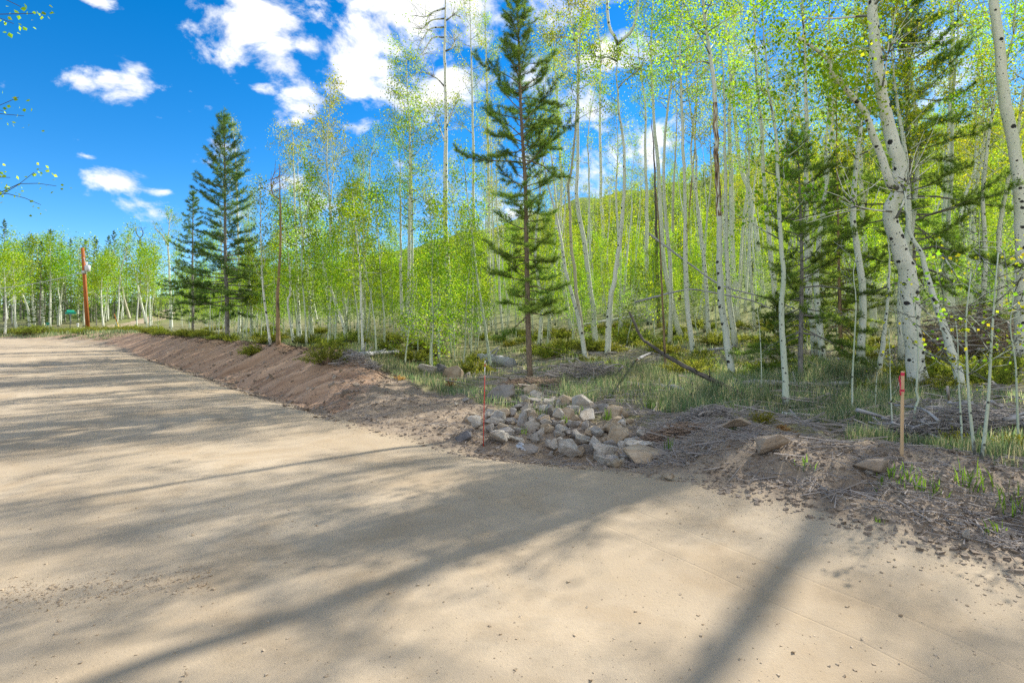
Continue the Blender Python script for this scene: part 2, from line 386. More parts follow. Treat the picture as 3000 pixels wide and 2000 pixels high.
def aspen_bark(name, white=(0.71, 0.71, 0.62), knots=1.0, scar=None):
    m, N = material(name)
    uv = N.n('ShaderNodeUVMap').outputs[0]
    sp = N.n('ShaderNodeSeparateXYZ', {0: uv}); u, v = sp.outputs[0], sp.outputs[1]
    oi = N.n('ShaderNodeObjectInfo').outputs['Random']
    off = N.n('ShaderNodeCombineXYZ', {0: N.math('MULTIPLY', oi, 37.0), 1: N.math('MULTIPLY', oi, 91.0), 2: 0.0}).outputs[0]
    p = N.vm('ADD', uv, off)
    big = N.noise(N.vm('MULTIPLY', p, (2.0, 0.8, 1)), 1.0, 3).outputs[0]
    base = N.mix(N.ramp(big, [(0.3, 0.0), (0.7, 1.0)]), tuple(c * f for c, f in zip(white, (0.84, 0.90, 0.80))), tuple(min(.85, c * 1.12) for c in white))
    # fine horizontal lenticels
    ln = N.noise(N.vm('MULTIPLY', p, (7, 75, 1)), 1.0, 2).outputs[0]
    lm = N.ramp(ln, [(0.60, 0.0), (0.68, 0.8)])
    col = N.mix(N.math('MULTIPLY', lm, 0.5), base, (0.20, 0.18, 0.14))
    # tan stains
    st = N.noise(N.vm('MULTIPLY', p, (14, 1.3, 1)), 1.0, 3).outputs[0]
    col = N.mix(N.math('MULTIPLY', N.ramp(st, [(0.62, 0.0), (0.75, 1.0)]), 0.35), col, (0.42, 0.33, 0.20))
    # eye-shaped black knots
    wob = N.noise(N.vm('MULTIPLY', p, (20, 30, 1)), 1.0, 2)
    pk = N.vm('ADD', N.vm('MULTIPLY', p, (3.0, 4.6, 1)), N.vm('MULTIPLY', N.vm('SUBTRACT', wob.outputs[1], (0.5, 0.5, 0.5)), (0.22, 0.20, 0)))
    vo = N.n('ShaderNodeTexVoronoi', {'Vector': N.vm('MULTIPLY', pk, (0.9, 1.1, 1)), 'Scale': 1.0, 'Randomness': 1.0}, voronoi_dimensions='2D', feature='F1')
    sel = N.n('ShaderNodeSeparateColor', {0: vo.outputs['Color']}).outputs[0]
    rad = N.math('MULTIPLY', N.math('SUBTRACT', sel, 0.5), 0.44 * knots)
    k = N.n('ShaderNodeMapRange', {0: N.math('SUBTRACT', rad, vo.outputs['Distance']), 1: -0.01, 2: 0.03, 3: 0.0, 4: 1.0}).outputs[0]
    vo2 = N.n('ShaderNodeTexVoronoi', {'Vector': N.vm('MULTIPLY', p, (9, 13, 1)), 'Scale': 1.0}, voronoi_dimensions='2D', feature='F1')
    sel2 = N.n('ShaderNodeSeparateColor', {0: vo2.outputs['Color']}).outputs[1]
    k2 = N.n('ShaderNodeMapRange', {0: N.math('SUBTRACT', N.math('MULTIPLY', N.math('POWER', sel2, 4.0), 0.30), vo2.outputs['Distance']), 1: 0.0, 2: 0.05, 3: 0.0, 4: 0.9}).outputs[0]
    k = N.math('MAXIMUM', k, k2)
    col = N.mix(k, col, (0.035, 0.033, 0.032))
    # rough dark butt
    bn = N.noise(N.vm('MULTIPLY', p, (12, 7, 1)), 1.0, 4).outputs[0]
    bt = N.math('SUBTRACT', N.math('ADD', bn, 0.28), N.math('MULTIPLY', v, 1.15))
    col = N.mix(N.ramp(bt, [(0.42, 0.0), (0.56, 0.85)]), col, (0.055, 0.05, 0.045))
    if scar:
        lo, hi = scar
        inb = N.math('MULTIPLY', N.math('GREATER_THAN', v, lo), N.math('LESS_THAN', v, hi))
        sn = N.noise(N.vm('MULTIPLY', p, (10, 2.2, 1)), 1.0, 4).outputs[0]
        col = N.mix(N.math('MULTIPLY', inb, N.ramp(sn, [(0.42, 0.0), (0.5, 1.0)])), col, (0.30, 0.19, 0.10))
        col = N.mix(N.math('MULTIPLY', inb, N.ramp(sn, [(0.54, 0.0), (0.6, 1.0)])), col, (0.035, 0.03, 0.028))
    h = N.math('SUBTRACT', N.math('MULTIPLY', ln, 0.5), k)
    finish(N, col, 0.75, h, 0.45, 0.01)
    return m

M['aspen_bark'] = aspen_bark('aspen_bark')
M['aspen_bark_big'] = aspen_bark('aspen_bark_big', (0.76, 0.73, 0.645), 1.35)
M['aspen_bark_scarred'] = aspen_bark('aspen_bark_scarred', (0.64, 0.65, 0.57), 1.1, (4.3, 7.2))
M['aspen_bark_brown'] = aspen_bark('aspen_bark_brown', (0.50, 0.45, 0.33), 0.9)
M['sapling_bark'] = aspen_bark('sapling_bark', (0.56, 0.60, 0.47), 0.5)

def wood_mat(name, a, b, scale=(18, 2.2), dark=(0.05, 0.045, 0.04), dk=0.45):
    m, N = material(name)
    uv = N.n('ShaderNodeUVMap').outputs[0]
    oi = N.n('ShaderNodeObjectInfo').outputs['Random']
    p = N.vm('ADD', uv, N.n('ShaderNodeCombineXYZ', {0: N.math('MULTIPLY', oi, 31.0), 1: N.math('MULTIPLY', oi, 57.0), 2: 0.0}).outputs[0])
    n1 = N.noise(N.vm('MULTIPLY', p, scale + (1,)), 1.0, 5, 0.6)
    n2 = N.noise(N.vm('MULTIPLY', p, (scale[0] * .3, scale[1] * .9, 1)), 1.0, 3)
    c = N.mix(N.ramp(n1.outputs[0], [(0.3, 0.0), (0.7, 1.0)]), a, b)
    c = N.mix(N.math('MULTIPLY', N.ramp(n2.outputs[0], [(0.5, 0.0), (0.66, 1.0)]), dk), c, dark)
    finish(N, c, 0.85, n1.outputs[0], 0.7, 0.015)
    return m
M['pine_bark'] = wood_mat('pine_bark', (0.16, 0.115, 0.075), (0.34, 0.26, 0.18), (25, 7), dk=0.4)
M['grey_bark'] = wood_mat('grey_bark', (0.17, 0.155, 0.14), (0.36, 0.33, 0.30), (22, 8), dk=0.5)
M['weathered'] = wood_mat('weathered', (0.30, 0.29, 0.30), (0.55, 0.54, 0.53), (26, 2.0), dk=0.45)
M['white_log'] = wood_mat('white_log', (0.50, 0.49, 0.45), (0.72, 0.71, 0.66), (14, 3.0), dk=0.25)
M['charred'] = wood_mat('charred', (0.05, 0.045, 0.04), (0.20, 0.165, 0.13), (20, 3), dk=0.6)
M['snag'] = wood_mat('snag', (0.22, 0.14, 0.075), (0.42, 0.29, 0.16), (22, 2.2), dk=0.75)
M['stick'] = wood_mat('stick', (0.25, 0.21, 0.18), (0.50, 0.46, 0.42), (20, 2.0), dk=0.3)
M['brown_stick'] = wood_mat('brown_stick', (0.22, 0.14, 0.09), (0.44, 0.33, 0.24), (20, 2.0), dk=0.35)
M['twig_dark'] = plain('twig_dark', (0.10, 0.075, 0.055), 0.9)
M['butt_wood'] = plain('butt_wood', (0.05, 0.045, 0.04), 0.9)

def rock_mat(name, a, b, lich=0.3):
    m, N = material(name)
    co = N.n('ShaderNodeTexCoord').outputs['Object']
    oi = N.n('ShaderNodeObjectInfo').outputs['Random']
    p = N.vm('ADD', co, N.n('ShaderNodeCombineXYZ', {0: N.math('MULTIPLY', oi, 31.0), 1: N.math('MULTIPLY', oi, 57.0), 2: 0.0}).outputs[0])
    n1 = N.noise(p, 2.2, 6, 0.6); n2 = N.noise(p, 14.0, 5, 0.65); n3 = N.noise(N.vm('MULTIPLY', p, (1, 1, 5)), 2.5, 4)
    c = N.mix(N.ramp(n1.outputs[0], [(0.35, 0.0), (0.65, 1.0)]), a, b)
    c = N.mix(N.math('MULTIPLY', N.ramp(n3.outputs[0], [(0.5, 0.0), (0.62, 1.0)]), lich), c, (0.30, 0.20, 0.11))
    c = N.mix(N.math('MULTIPLY', N.ramp(n2.outputs[0], [(0.52, 0.0), (0.7, 1.0)]), 0.4), c, (0.12, 0.115, 0.11))
    c = N.n('ShaderNodeHueSaturation', {'Value': N.math('ADD', 0.82, N.math('MULTIPLY', oi, 0.36)), 'Color': c}).outputs[0]
    # soil washed over the lower part of each stone
    oz = N.n('ShaderNodeSeparateXYZ', {0: co}).outputs[2]
    dirt = N.math('SUBTRACT', N.math('ADD', n1.outputs[0], N.math('MULTIPLY', n2.outputs[0], 0.4)), N.math('MULTIPLY', N.math('ADD', oz, 0.30), 1.7))
    c = N.mix(N.math('MULTIPLY', N.ramp(dirt, [(0.5, 0.0), (0.8, 1.0)]), 0.6), c, (0.30, 0.235, 0.17))
    finish(N, c, 0.9, N.math('ADD', n2.outputs[0], n1.outputs[0]), 0.8, 0.04)
    return m
M['rock_grey'] = rock_mat('rock_grey', (0.27, 0.25, 0.225), (0.45, 0.415, 0.37), 0.3)
M['rock_tan'] = rock_mat('rock_tan', (0.38, 0.29, 0.19), (0.56, 0.455, 0.325), 0.45)
M['rock_light'] = rock_mat('rock_light', (0.40, 0.36, 0.30), (0.60, 0.55, 0.47), 0.35)
M['rock_earth'] = rock_mat('rock_earth', (0.27, 0.21, 0.155), (0.43, 0.35, 0.265), 0.3)
M['rock_dark'] = rock_mat('rock_dark', (0.10, 0.10, 0.11), (0.22, 0.215, 0.22), 0.1)

def ground_mat():
    m, N = material('ground')
    co = N.n('ShaderNodeTexCoord').outputs['Object']
    at_ = N.n('ShaderNodeVertexColor', layer_name='zone')
    z = N.n('ShaderNodeSeparateColor', {0: at_.outputs[0]}); road, bank, green = z.outputs
    n_big = N.noise(co, 0.55, 4, 0.55).outputs[0]
    n_mid = N.noise(co, 3.2, 5, 0.6).outputs[0]
    n_fine = N.noise(co, 38.0, 4, 0.7).outputs[0]
    n_grit = N.noise(co, 140.0, 2, 0.7).outputs[0]
    # packed road: pale sand, browner where loose
    rc = N.mix(N.ramp(n_big, [(0.32, 0.0), (0.68, 1.0)]), (0.40, 0.315, 0.21), (0.515, 0.42, 0.295))
    rc = N.mix(N.math('MULTIPLY', N.ramp(n_mid, [(0.45, 0.0), (0.75, 1.0)]), 0.35), rc, (0.44, 0.33, 0.20))
    rc = N.mix(N.math('MULTIPLY', N.ramp(n_fine, [(0.56, 0.0), (0.78, 1.0)]), 0.40), rc, (0.28, 0.215, 0.14))
    rc = N.mix(N.math('MULTIPLY', N.ramp(n_grit, [(0.64, 0.0), (0.78, 1.0)]), 0.25), rc, (0.75, 0.68, 0.56))
    uvr = N.n('ShaderNodeUVMap').outputs[0]
    trk = N.noise(N.vm('MULTIPLY', uvr, (0.10, 1.5, 0)), 1.0, 5, 0.6).outputs[0]
    rc = N.mix(N.math('MULTIPLY', N.ramp(trk, [(0.42, 0.0), (0.62, 1.0)]), 0.42), rc, (0.36, 0.285, 0.195))
    dmp = N.noise(co, 0.9, 6, 0.65, 0.6).outputs[0]
    rc = N.mix(N.math('MULTIPLY', N.ramp(dmp, [(0.50, 0.0), (0.64, 1.0)]), 0.55), rc, (0.35, 0.26, 0.16))
    # cut bank: red-brown earth
    uvn = N.n('ShaderNodeUVMap').outputs[0]; sk = N.vm('ADD', N.vm('MULTIPLY', uvn, (2.6, .45, 0)), N.vm('MULTIPLY', N.vm('DOT_PRODUCT', uvn, (0, 1, 0)), (0, 0, 0)))
    sx = N.n('ShaderNodeSeparateXYZ', {0: uvn}); sk = N.n('ShaderNodeCombineXYZ', {0: N.math('ADD', N.math('MULTIPLY', sx.outputs[0], 3.4), N.math('MULTIPLY', sx.outputs[1], 2.0)), 1: N.math('MULTIPLY', sx.outputs[1], .5), 2: 0.0}).outputs[0]
    nb = N.noise(sk, 1.0, 6, 0.68).outputs[0]
    bc = N.mix(N.ramp(nb, [(0.3, 0.0), (0.7, 1.0)]), (0.24, 0.14, 0.085), (0.56, 0.39, 0.26))
    bc = N.mix(N.math('MULTIPLY', N.ramp(n_fine, [(0.5, 0.0), (0.75, 1.0)]), 0.25), bc, (0.16, 0.11, 0.08))
    # disturbed soil with litter, and forest floor
    sc = N.mix(N.ramp(n_mid, [(0.3, 0.0), (0.7, 1.0)]), (0.20, 0.15, 0.105), (0.40, 0.315, 0.225))
    sc = N.mix(N.math('MULTIPLY', N.ramp(n_fine, [(0.52, 0.0), (0.72, 1.0)]), 0.55), sc, (0.52, 0.44, 0.33))
    gc = N.mix(N.ramp(n_mid, [(0.3, 0.0), (0.7, 1.0)]), (0.15, 0.15, 0.06), (0.30, 0.28, 0.14))
    gc = N.mix(N.math('MULTIPLY', N.ramp(n_fine, [(0.5, 0.0), (0.7, 1.0)]), 0.5), gc, (0.40, 0.34, 0.22))
    wob = N.math('MULTIPLY', N.math('SUBTRACT', N.math('ADD', n_mid, N.math('MULTIPLY', n_fine, 0.5)), 0.75), 0.9)
    def msk(s): return N.n('ShaderNodeMapRange', {0: N.math('ADD', s, wob), 1: 0.32, 2: 0.68}, interpolation_type='SMOOTHSTEP').outputs[0]
    hillv = N.n('ShaderNodeMapRange', {0: sx.outputs[1], 1: 22.0, 2: 42.0}).outputs[0]
    gc = N.mix(N.math('MULTIPLY', hillv, 0.85), gc, N.mix(n_big, (0.13, 0.21, 0.035), (0.24, 0.31, 0.06)))
    c = N.mix(msk(green), sc, gc)
    c = N.mix(msk(bank), c, bc)
    c = N.mix(msk(road), c, rc)
    rough_h = N.math('ADD', N.math('MULTIPLY', n_fine, 0.4), N.math('MULTIPLY', n_mid, 1.2))
    sl = N.math('ADD', sx.outputs[1], N.math('MULTIPLY', N.math('SUBTRACT', N.noise(co, 0.35, 2).outputs[0], 0.5), 0.25))
    gl = None
    for s_, w_ in ((-1.15, .02), (-1.6, .012)):
        g_ = N.math('SUBTRACT', 1.0, N.math('DIVIDE', N.math('ABSOLUTE', N.math('SUBTRACT', sl, s_)), w_), clamp=True)
        gl = g_ if gl is None else N.math('MAXIMUM', gl, g_)
    n_grit = N.math('SUBTRACT', n_grit, N.math('MULTIPLY', gl, 1.6))
    hh = N.n('ShaderNodeMix', {0: road, 2: rough_h, 3: N.math('MULTIPLY', N.math('ADD', n_fine, N.math('MULTIPLY', n_grit, 0.5)), 0.07)}, data_type='FLOAT').outputs[0]
    finish(N, c, 0.95, hh, 0.75, 0.06, 0.1)
    return m
M['ground'] = ground_mat()

M['pole_wood'] = wood_mat('pole_wood', (0.30, 0.085, 0.02), (0.46, 0.155, 0.045), (16, 1.5), dk=0.4, dark=(0.12, 0.035, 0.012))
M['galv'] = plain('galvanised_metal', (0.50, 0.52, 0.53), 0.5, 0.1, 6, 0.3)
M['grey_paint'] = plain('grey_paint', (0.62, 0.63, 0.64), 0.45, 0.05)
M['green_sign'] = plain('green_sign', (0.01, 0.28, 0.19), 0.4, 0.05)
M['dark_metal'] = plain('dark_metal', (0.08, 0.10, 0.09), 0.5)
M['white_paint'] = plain('white_paint', (0.75, 0.75, 0.73), 0.5, 0.05)
M['red_paint'] = plain('red_paint', (0.62, 0.05, 0.035), 0.4, 0.08)
M['orange_paint'] = plain('orange_paint', (0.75, 0.28, 0.04), 0.5, 0.08)
M['yellow_paint'] = plain('yellow_paint', (0.75, 0.52, 0.05), 0.5, 0.08)
M['stake_wood'] = wood_mat('stake_wood', (0.55, 0.37, 0.20), (0.70, 0.52, 0.31), (30, 2), dk=0.15, dark=(0.35, 0.22, 0.11))
M['ribbon'] = leaf_mat('ribbon', [(0.0, (0.80, 0.06, 0.14)), (1.0, (0.85, 0.10, 0.20))], (1.1, 1.1, 1.1), 0.35, 0.02)


# ------------------------------------------------------------------ the ground sheet, split into road, bank and forest floor
def spaced(lo, a, b, hi, fine, grow=1.12):
    mid = np.arange(a, b + fine * .5, fine)
    out = [b]; st = fine
    while out[-1] < hi: st = min(st * grow, 8.0); out.append(out[-1] + st)
    left = [a]; st = fine
    while left[-1] > lo: st = min(st * grow, 8.0); left.append(left[-1] - st)
    return np.concatenate([left[:0:-1], mid, out[1:]])

def build_ground():
    xs = spaced(-330, -22, 9, 330, 0.105); ys = spaced(-90, 2.0, 27, 480, 0.105)
    X, Y = np.meshgrid(xs, ys); s, t = edge_st(X, Y)
    Z = terrain(X, Y, True, (s, t))
    nx, ny = len(xs), len(ys)
    V = np.stack([X, Y, Z], -1).reshape(-1, 3)
    TS = np.stack([t, s], -1).reshape(-1, 2)
    hb = bank_h(X, Y)
    d_side = np.full(X.shape, 1e9)
    road = sstep(0.55, -0.45, s) * (1 - sstep(-7.8, -8.8, s))
    bank = sstep(0.1, 0.5, s) * (1 - sstep(2.6, 3.3, s)) * sstep(0.12, 0.5, hb)
    bare = 1 - sstep(2.2, 4.6, s + 2.2 * fbm(X * 0.35, Y * 0.35, 3, 5) - 1.1 * sstep(2.5, -2, X) * 0)
    bare = np.where(s < -8, 0, bare)
    bare = np.maximum(bare * (1 - sstep(0.2, 0.6, hb) * sstep(2.5, 3.3, s)), 0)
    green = np.clip(1 - bare, 0, 1)
    zone = np.stack([road, bank, green, np.ones_like(road)], -1).reshape(-1, 4)
    i = (np.arange(ny - 1)[:, None] * nx + np.arange(nx - 1)[None, :])
    Q = np.stack([i, i + 1, i + nx + 1, i + nx], -1).reshape(-1, 4)
    sc = (s[:-1, :-1] + s[1:, 1:]).ravel() * 0.5; hc = hb[:-1, :-1].ravel()
    k_road = (sc < 0) & (sc > -8.3); k_bank = (sc >= 0) & (sc < 3.0) & (hc > 0.25)
    for name, sel in (('dirt_road', k_road), ('cut_bank', k_bank), ('forest_ground', ~(k_road | k_bank))):
        q = Q[sel]; used = np.unique(q); re = np.full(len(V), -1); re[used] = np.arange(len(used))
        mb = MB(); mb.add(V[used], re[q], None, TS[used])
        o = new(name, mb.mesh(name, M['ground'], True, {'zone': zone[used]})); o['kind'] = 'structure'
    # the side road that branches off behind the utility pole
    T = norm(np.gradient(SIDE, axis=0)); Nn = np.stack([-T[:, 1], T[:, 0]], -1)
    ws = np.linspace(-2.2, 2.2, 7)
    P = SIDE[:, None, :] + ws[None, :, None] * Nn[:, None, :]
    zz = terrain(P[..., 0], P[..., 1]) + 0.05 - 0.05 * (np.abs(ws) / 2.2)[None, :] ** 4
    mb = MB(); k, n = P.shape[:2]
    i = np.arange(k - 1)[:, None] * n + np.arange(n - 1)[None, :]
    mb.add(np.concatenate([P, zz[..., None]], -1).reshape(-1, 3), np.stack([i, i + 1, i + n + 1, i + n], -1).reshape(-1, 4))
    zone = np.tile(np.array([[1.0, 0, 0, 1]]), (k * n, 1))
    o = new('side_road', mb.mesh('side_road', M['ground'], True, {'zone': zone})); o['kind'] = 'structure'
build_ground()


# ------------------------------------------------------------------ tree builders
def trunk_radii(n, r0, r1, length, flare=0.25, taper=0.85):
    f = np.linspace(0, 1, n)
    r = r1 + (r0 - r1) * (1 - f) ** taper
    return r * (1 + flare * np.exp(-f * length / 0.25))

def grow_aspen(rng, pts, r0, r1, crown0, nl, L, nleaf, leaf=0.057, limb_up=0.55, sides=8, nseg=26, dead=5, spread=0.135, topbias=1.0, taper=0.85, sub=4):
    """wood and leaves of one aspen along the given trunk line"""
    wood, crown = MB(), MB()
    P = catmull(pts, nseg); length = np.linalg.norm(np.diff(P, axis=0), axis=1).sum()
    P[1:-1, :2] += rng.normal(size=(nseg - 2, 2)) * r0 * 0.10
    R = trunk_radii(nseg, r0, r1, length, taper=taper)
    ph = rng.uniform(0, 6.28, 3)
    tube(wood, P, R, sides, wob=lambda i, a: 1 + 0.05 * np.sin(2 * a[None, :] + ph[0] + i[:, None] * 0.5) + 0.04 * np.sin(3 * a[None, :] + ph[1] - i[:, None] * 0.8))
    tips = []; ws = []
    def at_f(f):
        g = f * (nseg - 1); i = min(int(g), nseg - 2); return P[i] + (P[i + 1] - P[i]) * (g - i), R[i] + (R[i + 1] - R[i]) * (g - i), norm(P[i + 1] - P[i])
    a0 = rng.uniform(0, 6.28)
    for i in range(nl):
        f = crown0 + (0.985 - crown0) * ((i + rng.uniform(0, 0.9)) / nl) ** topbias
        b, r, tg = at_f(f)
        q = (f - crown0) / (1 - crown0 + 1e-6)
        az = a0 + i * 2.4 + rng.normal() * 0.5
        ln = L * (0.45 + 0.9 * math.sin(math.pi * min(0.98, 0.18 + 0.75 * q))) * rng.uniform(0.55, 1.1) * (1.05 - 0.55 * q)
        e = math.radians(rng.uniform(5, 35) + 40 * q * limb_up)
        d = np.array([math.cos(az) * math.cos(e), math.sin(az) * math.cos(e), math.sin(e)])
        C = [b]; dd = d.copy(); m = 5
        for k in range(m):
            dd = norm(dd + rng.normal(size=3) * 0.16 + np.array([0, 0, limb_up * 0.22])); C.append(C[-1] + dd * ln / m)
        C = np.array(C); rb = max(min(r * 0.42, 0.010 + ln * 0.011), 0.004)
        tube(wood, C, np.linspace(rb, 0.0035, m + 1), 4 if rb < .03 else 5, cap=False)
        A, B = [], []
        for k in range(sub + int(ln * 2)):
            g = rng.uniform(0.25, 1.0) * m; j = min(int(g), m - 1); s0 = C[j] + (C[j + 1] - C[j]) * (g - j)
            sd = norm(norm(C[j + 1] - C[j]) * 0.5 + rdir(rng, 1)[0] * 0.8 + np.array([0, 0, 0.2])); sl = ln * rng.uniform(0.15, 0.36) + 0.12
            A.append(s0); B.append(s0 + sd * sl)
            for w in (0.35, 0.7, 1.0): tips.append(s0 + sd * sl * w); ws.append(0.5 + w)
        twigs3(wood, A, B, 0.005, 0.002)
        tips.append(C[-1]); ws.append(1.2)
    # leader tips
    for k in range(3): tips.append(P[-1] - np.array([0, 0, 0.3 * k])); ws.append(1.0)
    # short dead twigs under the crown
    A, B = [], []
    for k in range(dead):
        b, r, tg = at_f(rng.uniform(0.22, max(0.3, crown0 + 0.1)))
        az = rng.uniform(0, 6.28); d = np.array([math.cos(az), math.sin(az), rng.uniform(-0.1, 0.6)])
        ln = rng.uniform(0.25, 0.9) * min(1, L); m_ = b + d * ln * 0.5 + rng.normal(size=3) * 0.06
        A += [b, m_]; B += [m_, b + d * ln + rng.normal(size=3) * 0.12]
    if A: twigs3(wood, A, B, max(0.004, r0 * 0.07), 0.003)
    tips = np.array(tips); ws = np.array(ws)
    if nleaf:
        # clumpy: some twigs stay nearly bare
        ws = ws * rng.choice([0.06, 0.4, 1.0, 2.4], size=len(ws), p=[.34, .22, .22, .22])
        i = rng.choice(len(tips), size=nleaf, p=ws / ws.sum())
        kites(crown, tips[i] + rng.normal(size=(nleaf, 3)) * spread, leaf, rng)
    return wood, crown

def grow_conifer(rng, pts, r0, start, nb, Lmax, profile, nd, nlen, nwid, kper, elev=(8, 50), sides=9, bl=0.16, dead=14, tipup=0.25, sides_b=4, nseg=24, ragged=False):
    """trunk with branches and needle brushes; profile(q) gives branch length from the lowest (0) to the top (1)"""
    wood, crown = MB(), MB()
    P = catmull(pts, nseg); length = np.linalg.norm(np.diff(P, axis=0), axis=1).sum()
    R = trunk_radii(nseg, r0, 0.012, length, 0.2)
    tube(wood, P, R, sides, wob=lambda i, a: 1 + 0.05 * np.sin(3 * a[None, :] + i[:, None]))
    def at_f(f):
        g = f * (nseg - 1); i = min(int(g), nseg - 2); return P[i] + (P[i + 1] - P[i]) * (g - i), R[i] + (R[i + 1] - R[i]) * (g - i)
    a0 = rng.uniform(0, 6.28); NP, NA = [], []
    for i in range(nb):
        q = (i + rng.uniform(0, 0.8)) / nb; f = start + (0.985 - start) * q
        b, r = at_f(f); ln = Lmax * profile(q) * (rng.uniform(0.6, 1.15) if not ragged else rng.choice([.45, .75, 1.0, 1.3], p=[.3, .3, .25, .15]) * rng.uniform(.85, 1.15))
        az = a0 + i * 2.4 + rng.normal() * 0.3; e = math.radians(elev[0] + (elev[1] - elev[0]) * q + rng.normal() * (14 if ragged else 7))
        d = np.array([math.cos(az) * math.cos(e), math.sin(az) * math.cos(e), math.sin(e)])
        C = [b]; m = 5; dd = d
        for k in range(m):
            dd = norm(dd + rng.normal(size=3) * (.17 if ragged else .08) + np.array([0, 0, tipup * (k - 1) * 0.12])); C.append(C[-1] + dd * ln / m)
        C = np.array(C)
        tube(wood, C, np.linspace(min(r * .5, .008 + .009 * ln), .003, m + 1), sides_b, cap=False)
        nbr = max(3, int(ln / bl)); side = np.cross(d, [0, 0, 1.0]); side = norm(side); A, B = [], []
        for k in range(nbr):
            g = ((.22 if not ragged else .38) + (.78 if not ragged else .62) * (k + rng.uniform(0, .8)) / nbr) * m; g = min(g, m - 1e-3); j = int(g); s0 = C[j] + (C[j + 1] - C[j]) * (g - j)
            ax = norm(C[j + 1] - C[j]); sg = 1 if k % 2 else -1
            sd = norm(ax * 0.75 + side * sg * rng.uniform(.4, .9) + np.array([0, 0, rng.uniform(-.1, .45)])); sl = (0.14 + 0.32 * ln * (1 - g / m) * 0.6 + 0.10) * rng.uniform(.6, 1.2)
            A.append(s0); B.append(s0 + sd * sl)
            c = max(2, int(sl / nd)); w = (np.arange(c) + 0.5) / c
            NP.append(s0 + sd * sl * (0.25 + 0.75 * w[:, None])); NA.append(np.repeat(sd[None], c, 0))
        c = max(3, int(ln * 0.6 / nd)); w = np.linspace(0.45, 1.0, c); NP.append(catmull(C, 12)[np.minimum((w * 11).astype(int), 11)]); NA.append(np.repeat(dd[None], c, 0))
        twigs3(wood, A, B, 0.004, 0.002)
    c = 10; NP.append(P[-1] - np.linspace(0, 0.5, c)[:, None] * np.array([[0, 0, 1.0]])); NA.append(np.repeat(np.array([[0, 0, 1.0]]), c, 0))
    A, B = [], []
    for k in range(dead):
        b, r = at_f(rng.uniform(start * 0.35, start + 0.25)); az = rng.uniform(0, 6.28); ln = Lmax * rng.uniform(.2, .65)
        d = np.array([math.cos(az), math.sin(az), rng.uniform(-.25, .2)]); m_ = b + d * ln * .5 + rng.normal(size=3) * .05
        A += [b, m_]; B += [m_, b + d * ln + rng.normal(size=3) * .1]
    if A: twigs3(wood, A, B, 0.009, 0.003)
    needles(crown, np.concatenate(NP), np.concatenate(NA), kper, nlen, nwid, rng)
    return wood, crown

def px_line(pts, base_v=None, lean=0.0, d=None, top_d=None):
    """photo-pixel trunk line (base first) -> points in the world, standing where its base meets the ground"""
    b = hit(*pts[0]) if d is None else None
    if d is not None:
        x = (pts[0][0] - CX) / F * d; b = np.array([x, d, zat(x, d)])
    d0 = b[1]; out = [b - np.array([0, 0, 0.12])]
    for i, (u, v) in enumerate(pts[1:], 1):
        dd = d0 + lean * i / (len(pts) - 1); p = at(u, v, dd)
        out.append(p)
    if d is not None: out[0] = np.array([(pts[0][0] - CX) / F * d, d, b[2] - 0.12])
    return np.array(out), b

# ------------------------------------------------------------------ trees one can tell apart
SEED = [100]
def nrng():
    SEED[0] += 1; return np.random.default_rng(SEED[0])

def hero(label, pts, w, crown0=0.5, nl=22, L=1.5, nleaf=2200, bark='aspen_bark', leafm='aspen_leaf', lean=0.0, d=None, limbs=(), name='aspen_tree', cat='tree', sides=9, **kw):
    rng = nrng(); P, b = px_line(pts, lean=lean, d=d)
    r0 = 0.5 * w * b[1] / F
    wood, crown = grow_aspen(rng, P - b, r0, max(0.006, r0 * 0.12), crown0, nl, L, int(nleaf * 1.75), sides=sides, **kw)
    parts = [('trunk', wood.mesh('trunk', M[bark]))]
    if nleaf: parts.append(('crown', crown.mesh('crown', M[leafm], False)))
    o = thing(name, label, cat, parts, b)
    for (lp, w0, w1, lleaf) in limbs:
        lw, lc = MB(), MB(); lrng = nrng()
        dd = b[1]; Q = np.array([at(u, v, dd + k) for (u, v, k) in lp]) - b
        C = catmull(Q, 16); tube(lw, C, np.linspace(w0, w1, 16) * 0.5 * dd / F, 8)
        tp = []
        for k in range(16):
            i = lrng.integers(6, 15); dr = norm(norm(C[i + 1 if i < 15 else i] - C[i - 1]) * .5 + rdir(lrng, 1)[0] * .9 + np.array([0, 0, .25])); ln = lrng.uniform(.4, 1.3)
            B_ = [C[i], C[i] + dr * ln * .5, C[i] + dr * ln + rdir(lrng, 1)[0] * .15]
            tube(lw, np.array(B_), [.012, .008, .004], 4, cap=False)
            for q in (.4, .6, .8, 1.0): tp.append(C[i] + dr * ln * q)
        lo = new('limb', lw.mesh('limb', M[bark]), o)
        if lleaf:
            tp = np.array(tp); ii = lrng.integers(0, len(tp), lleaf)
            kites(lc, tp[ii] + lrng.normal(size=(lleaf, 3)) * .2, .07, lrng); new('leaves', lc.mesh('leaves', M[leafm], False), lo)
    return o

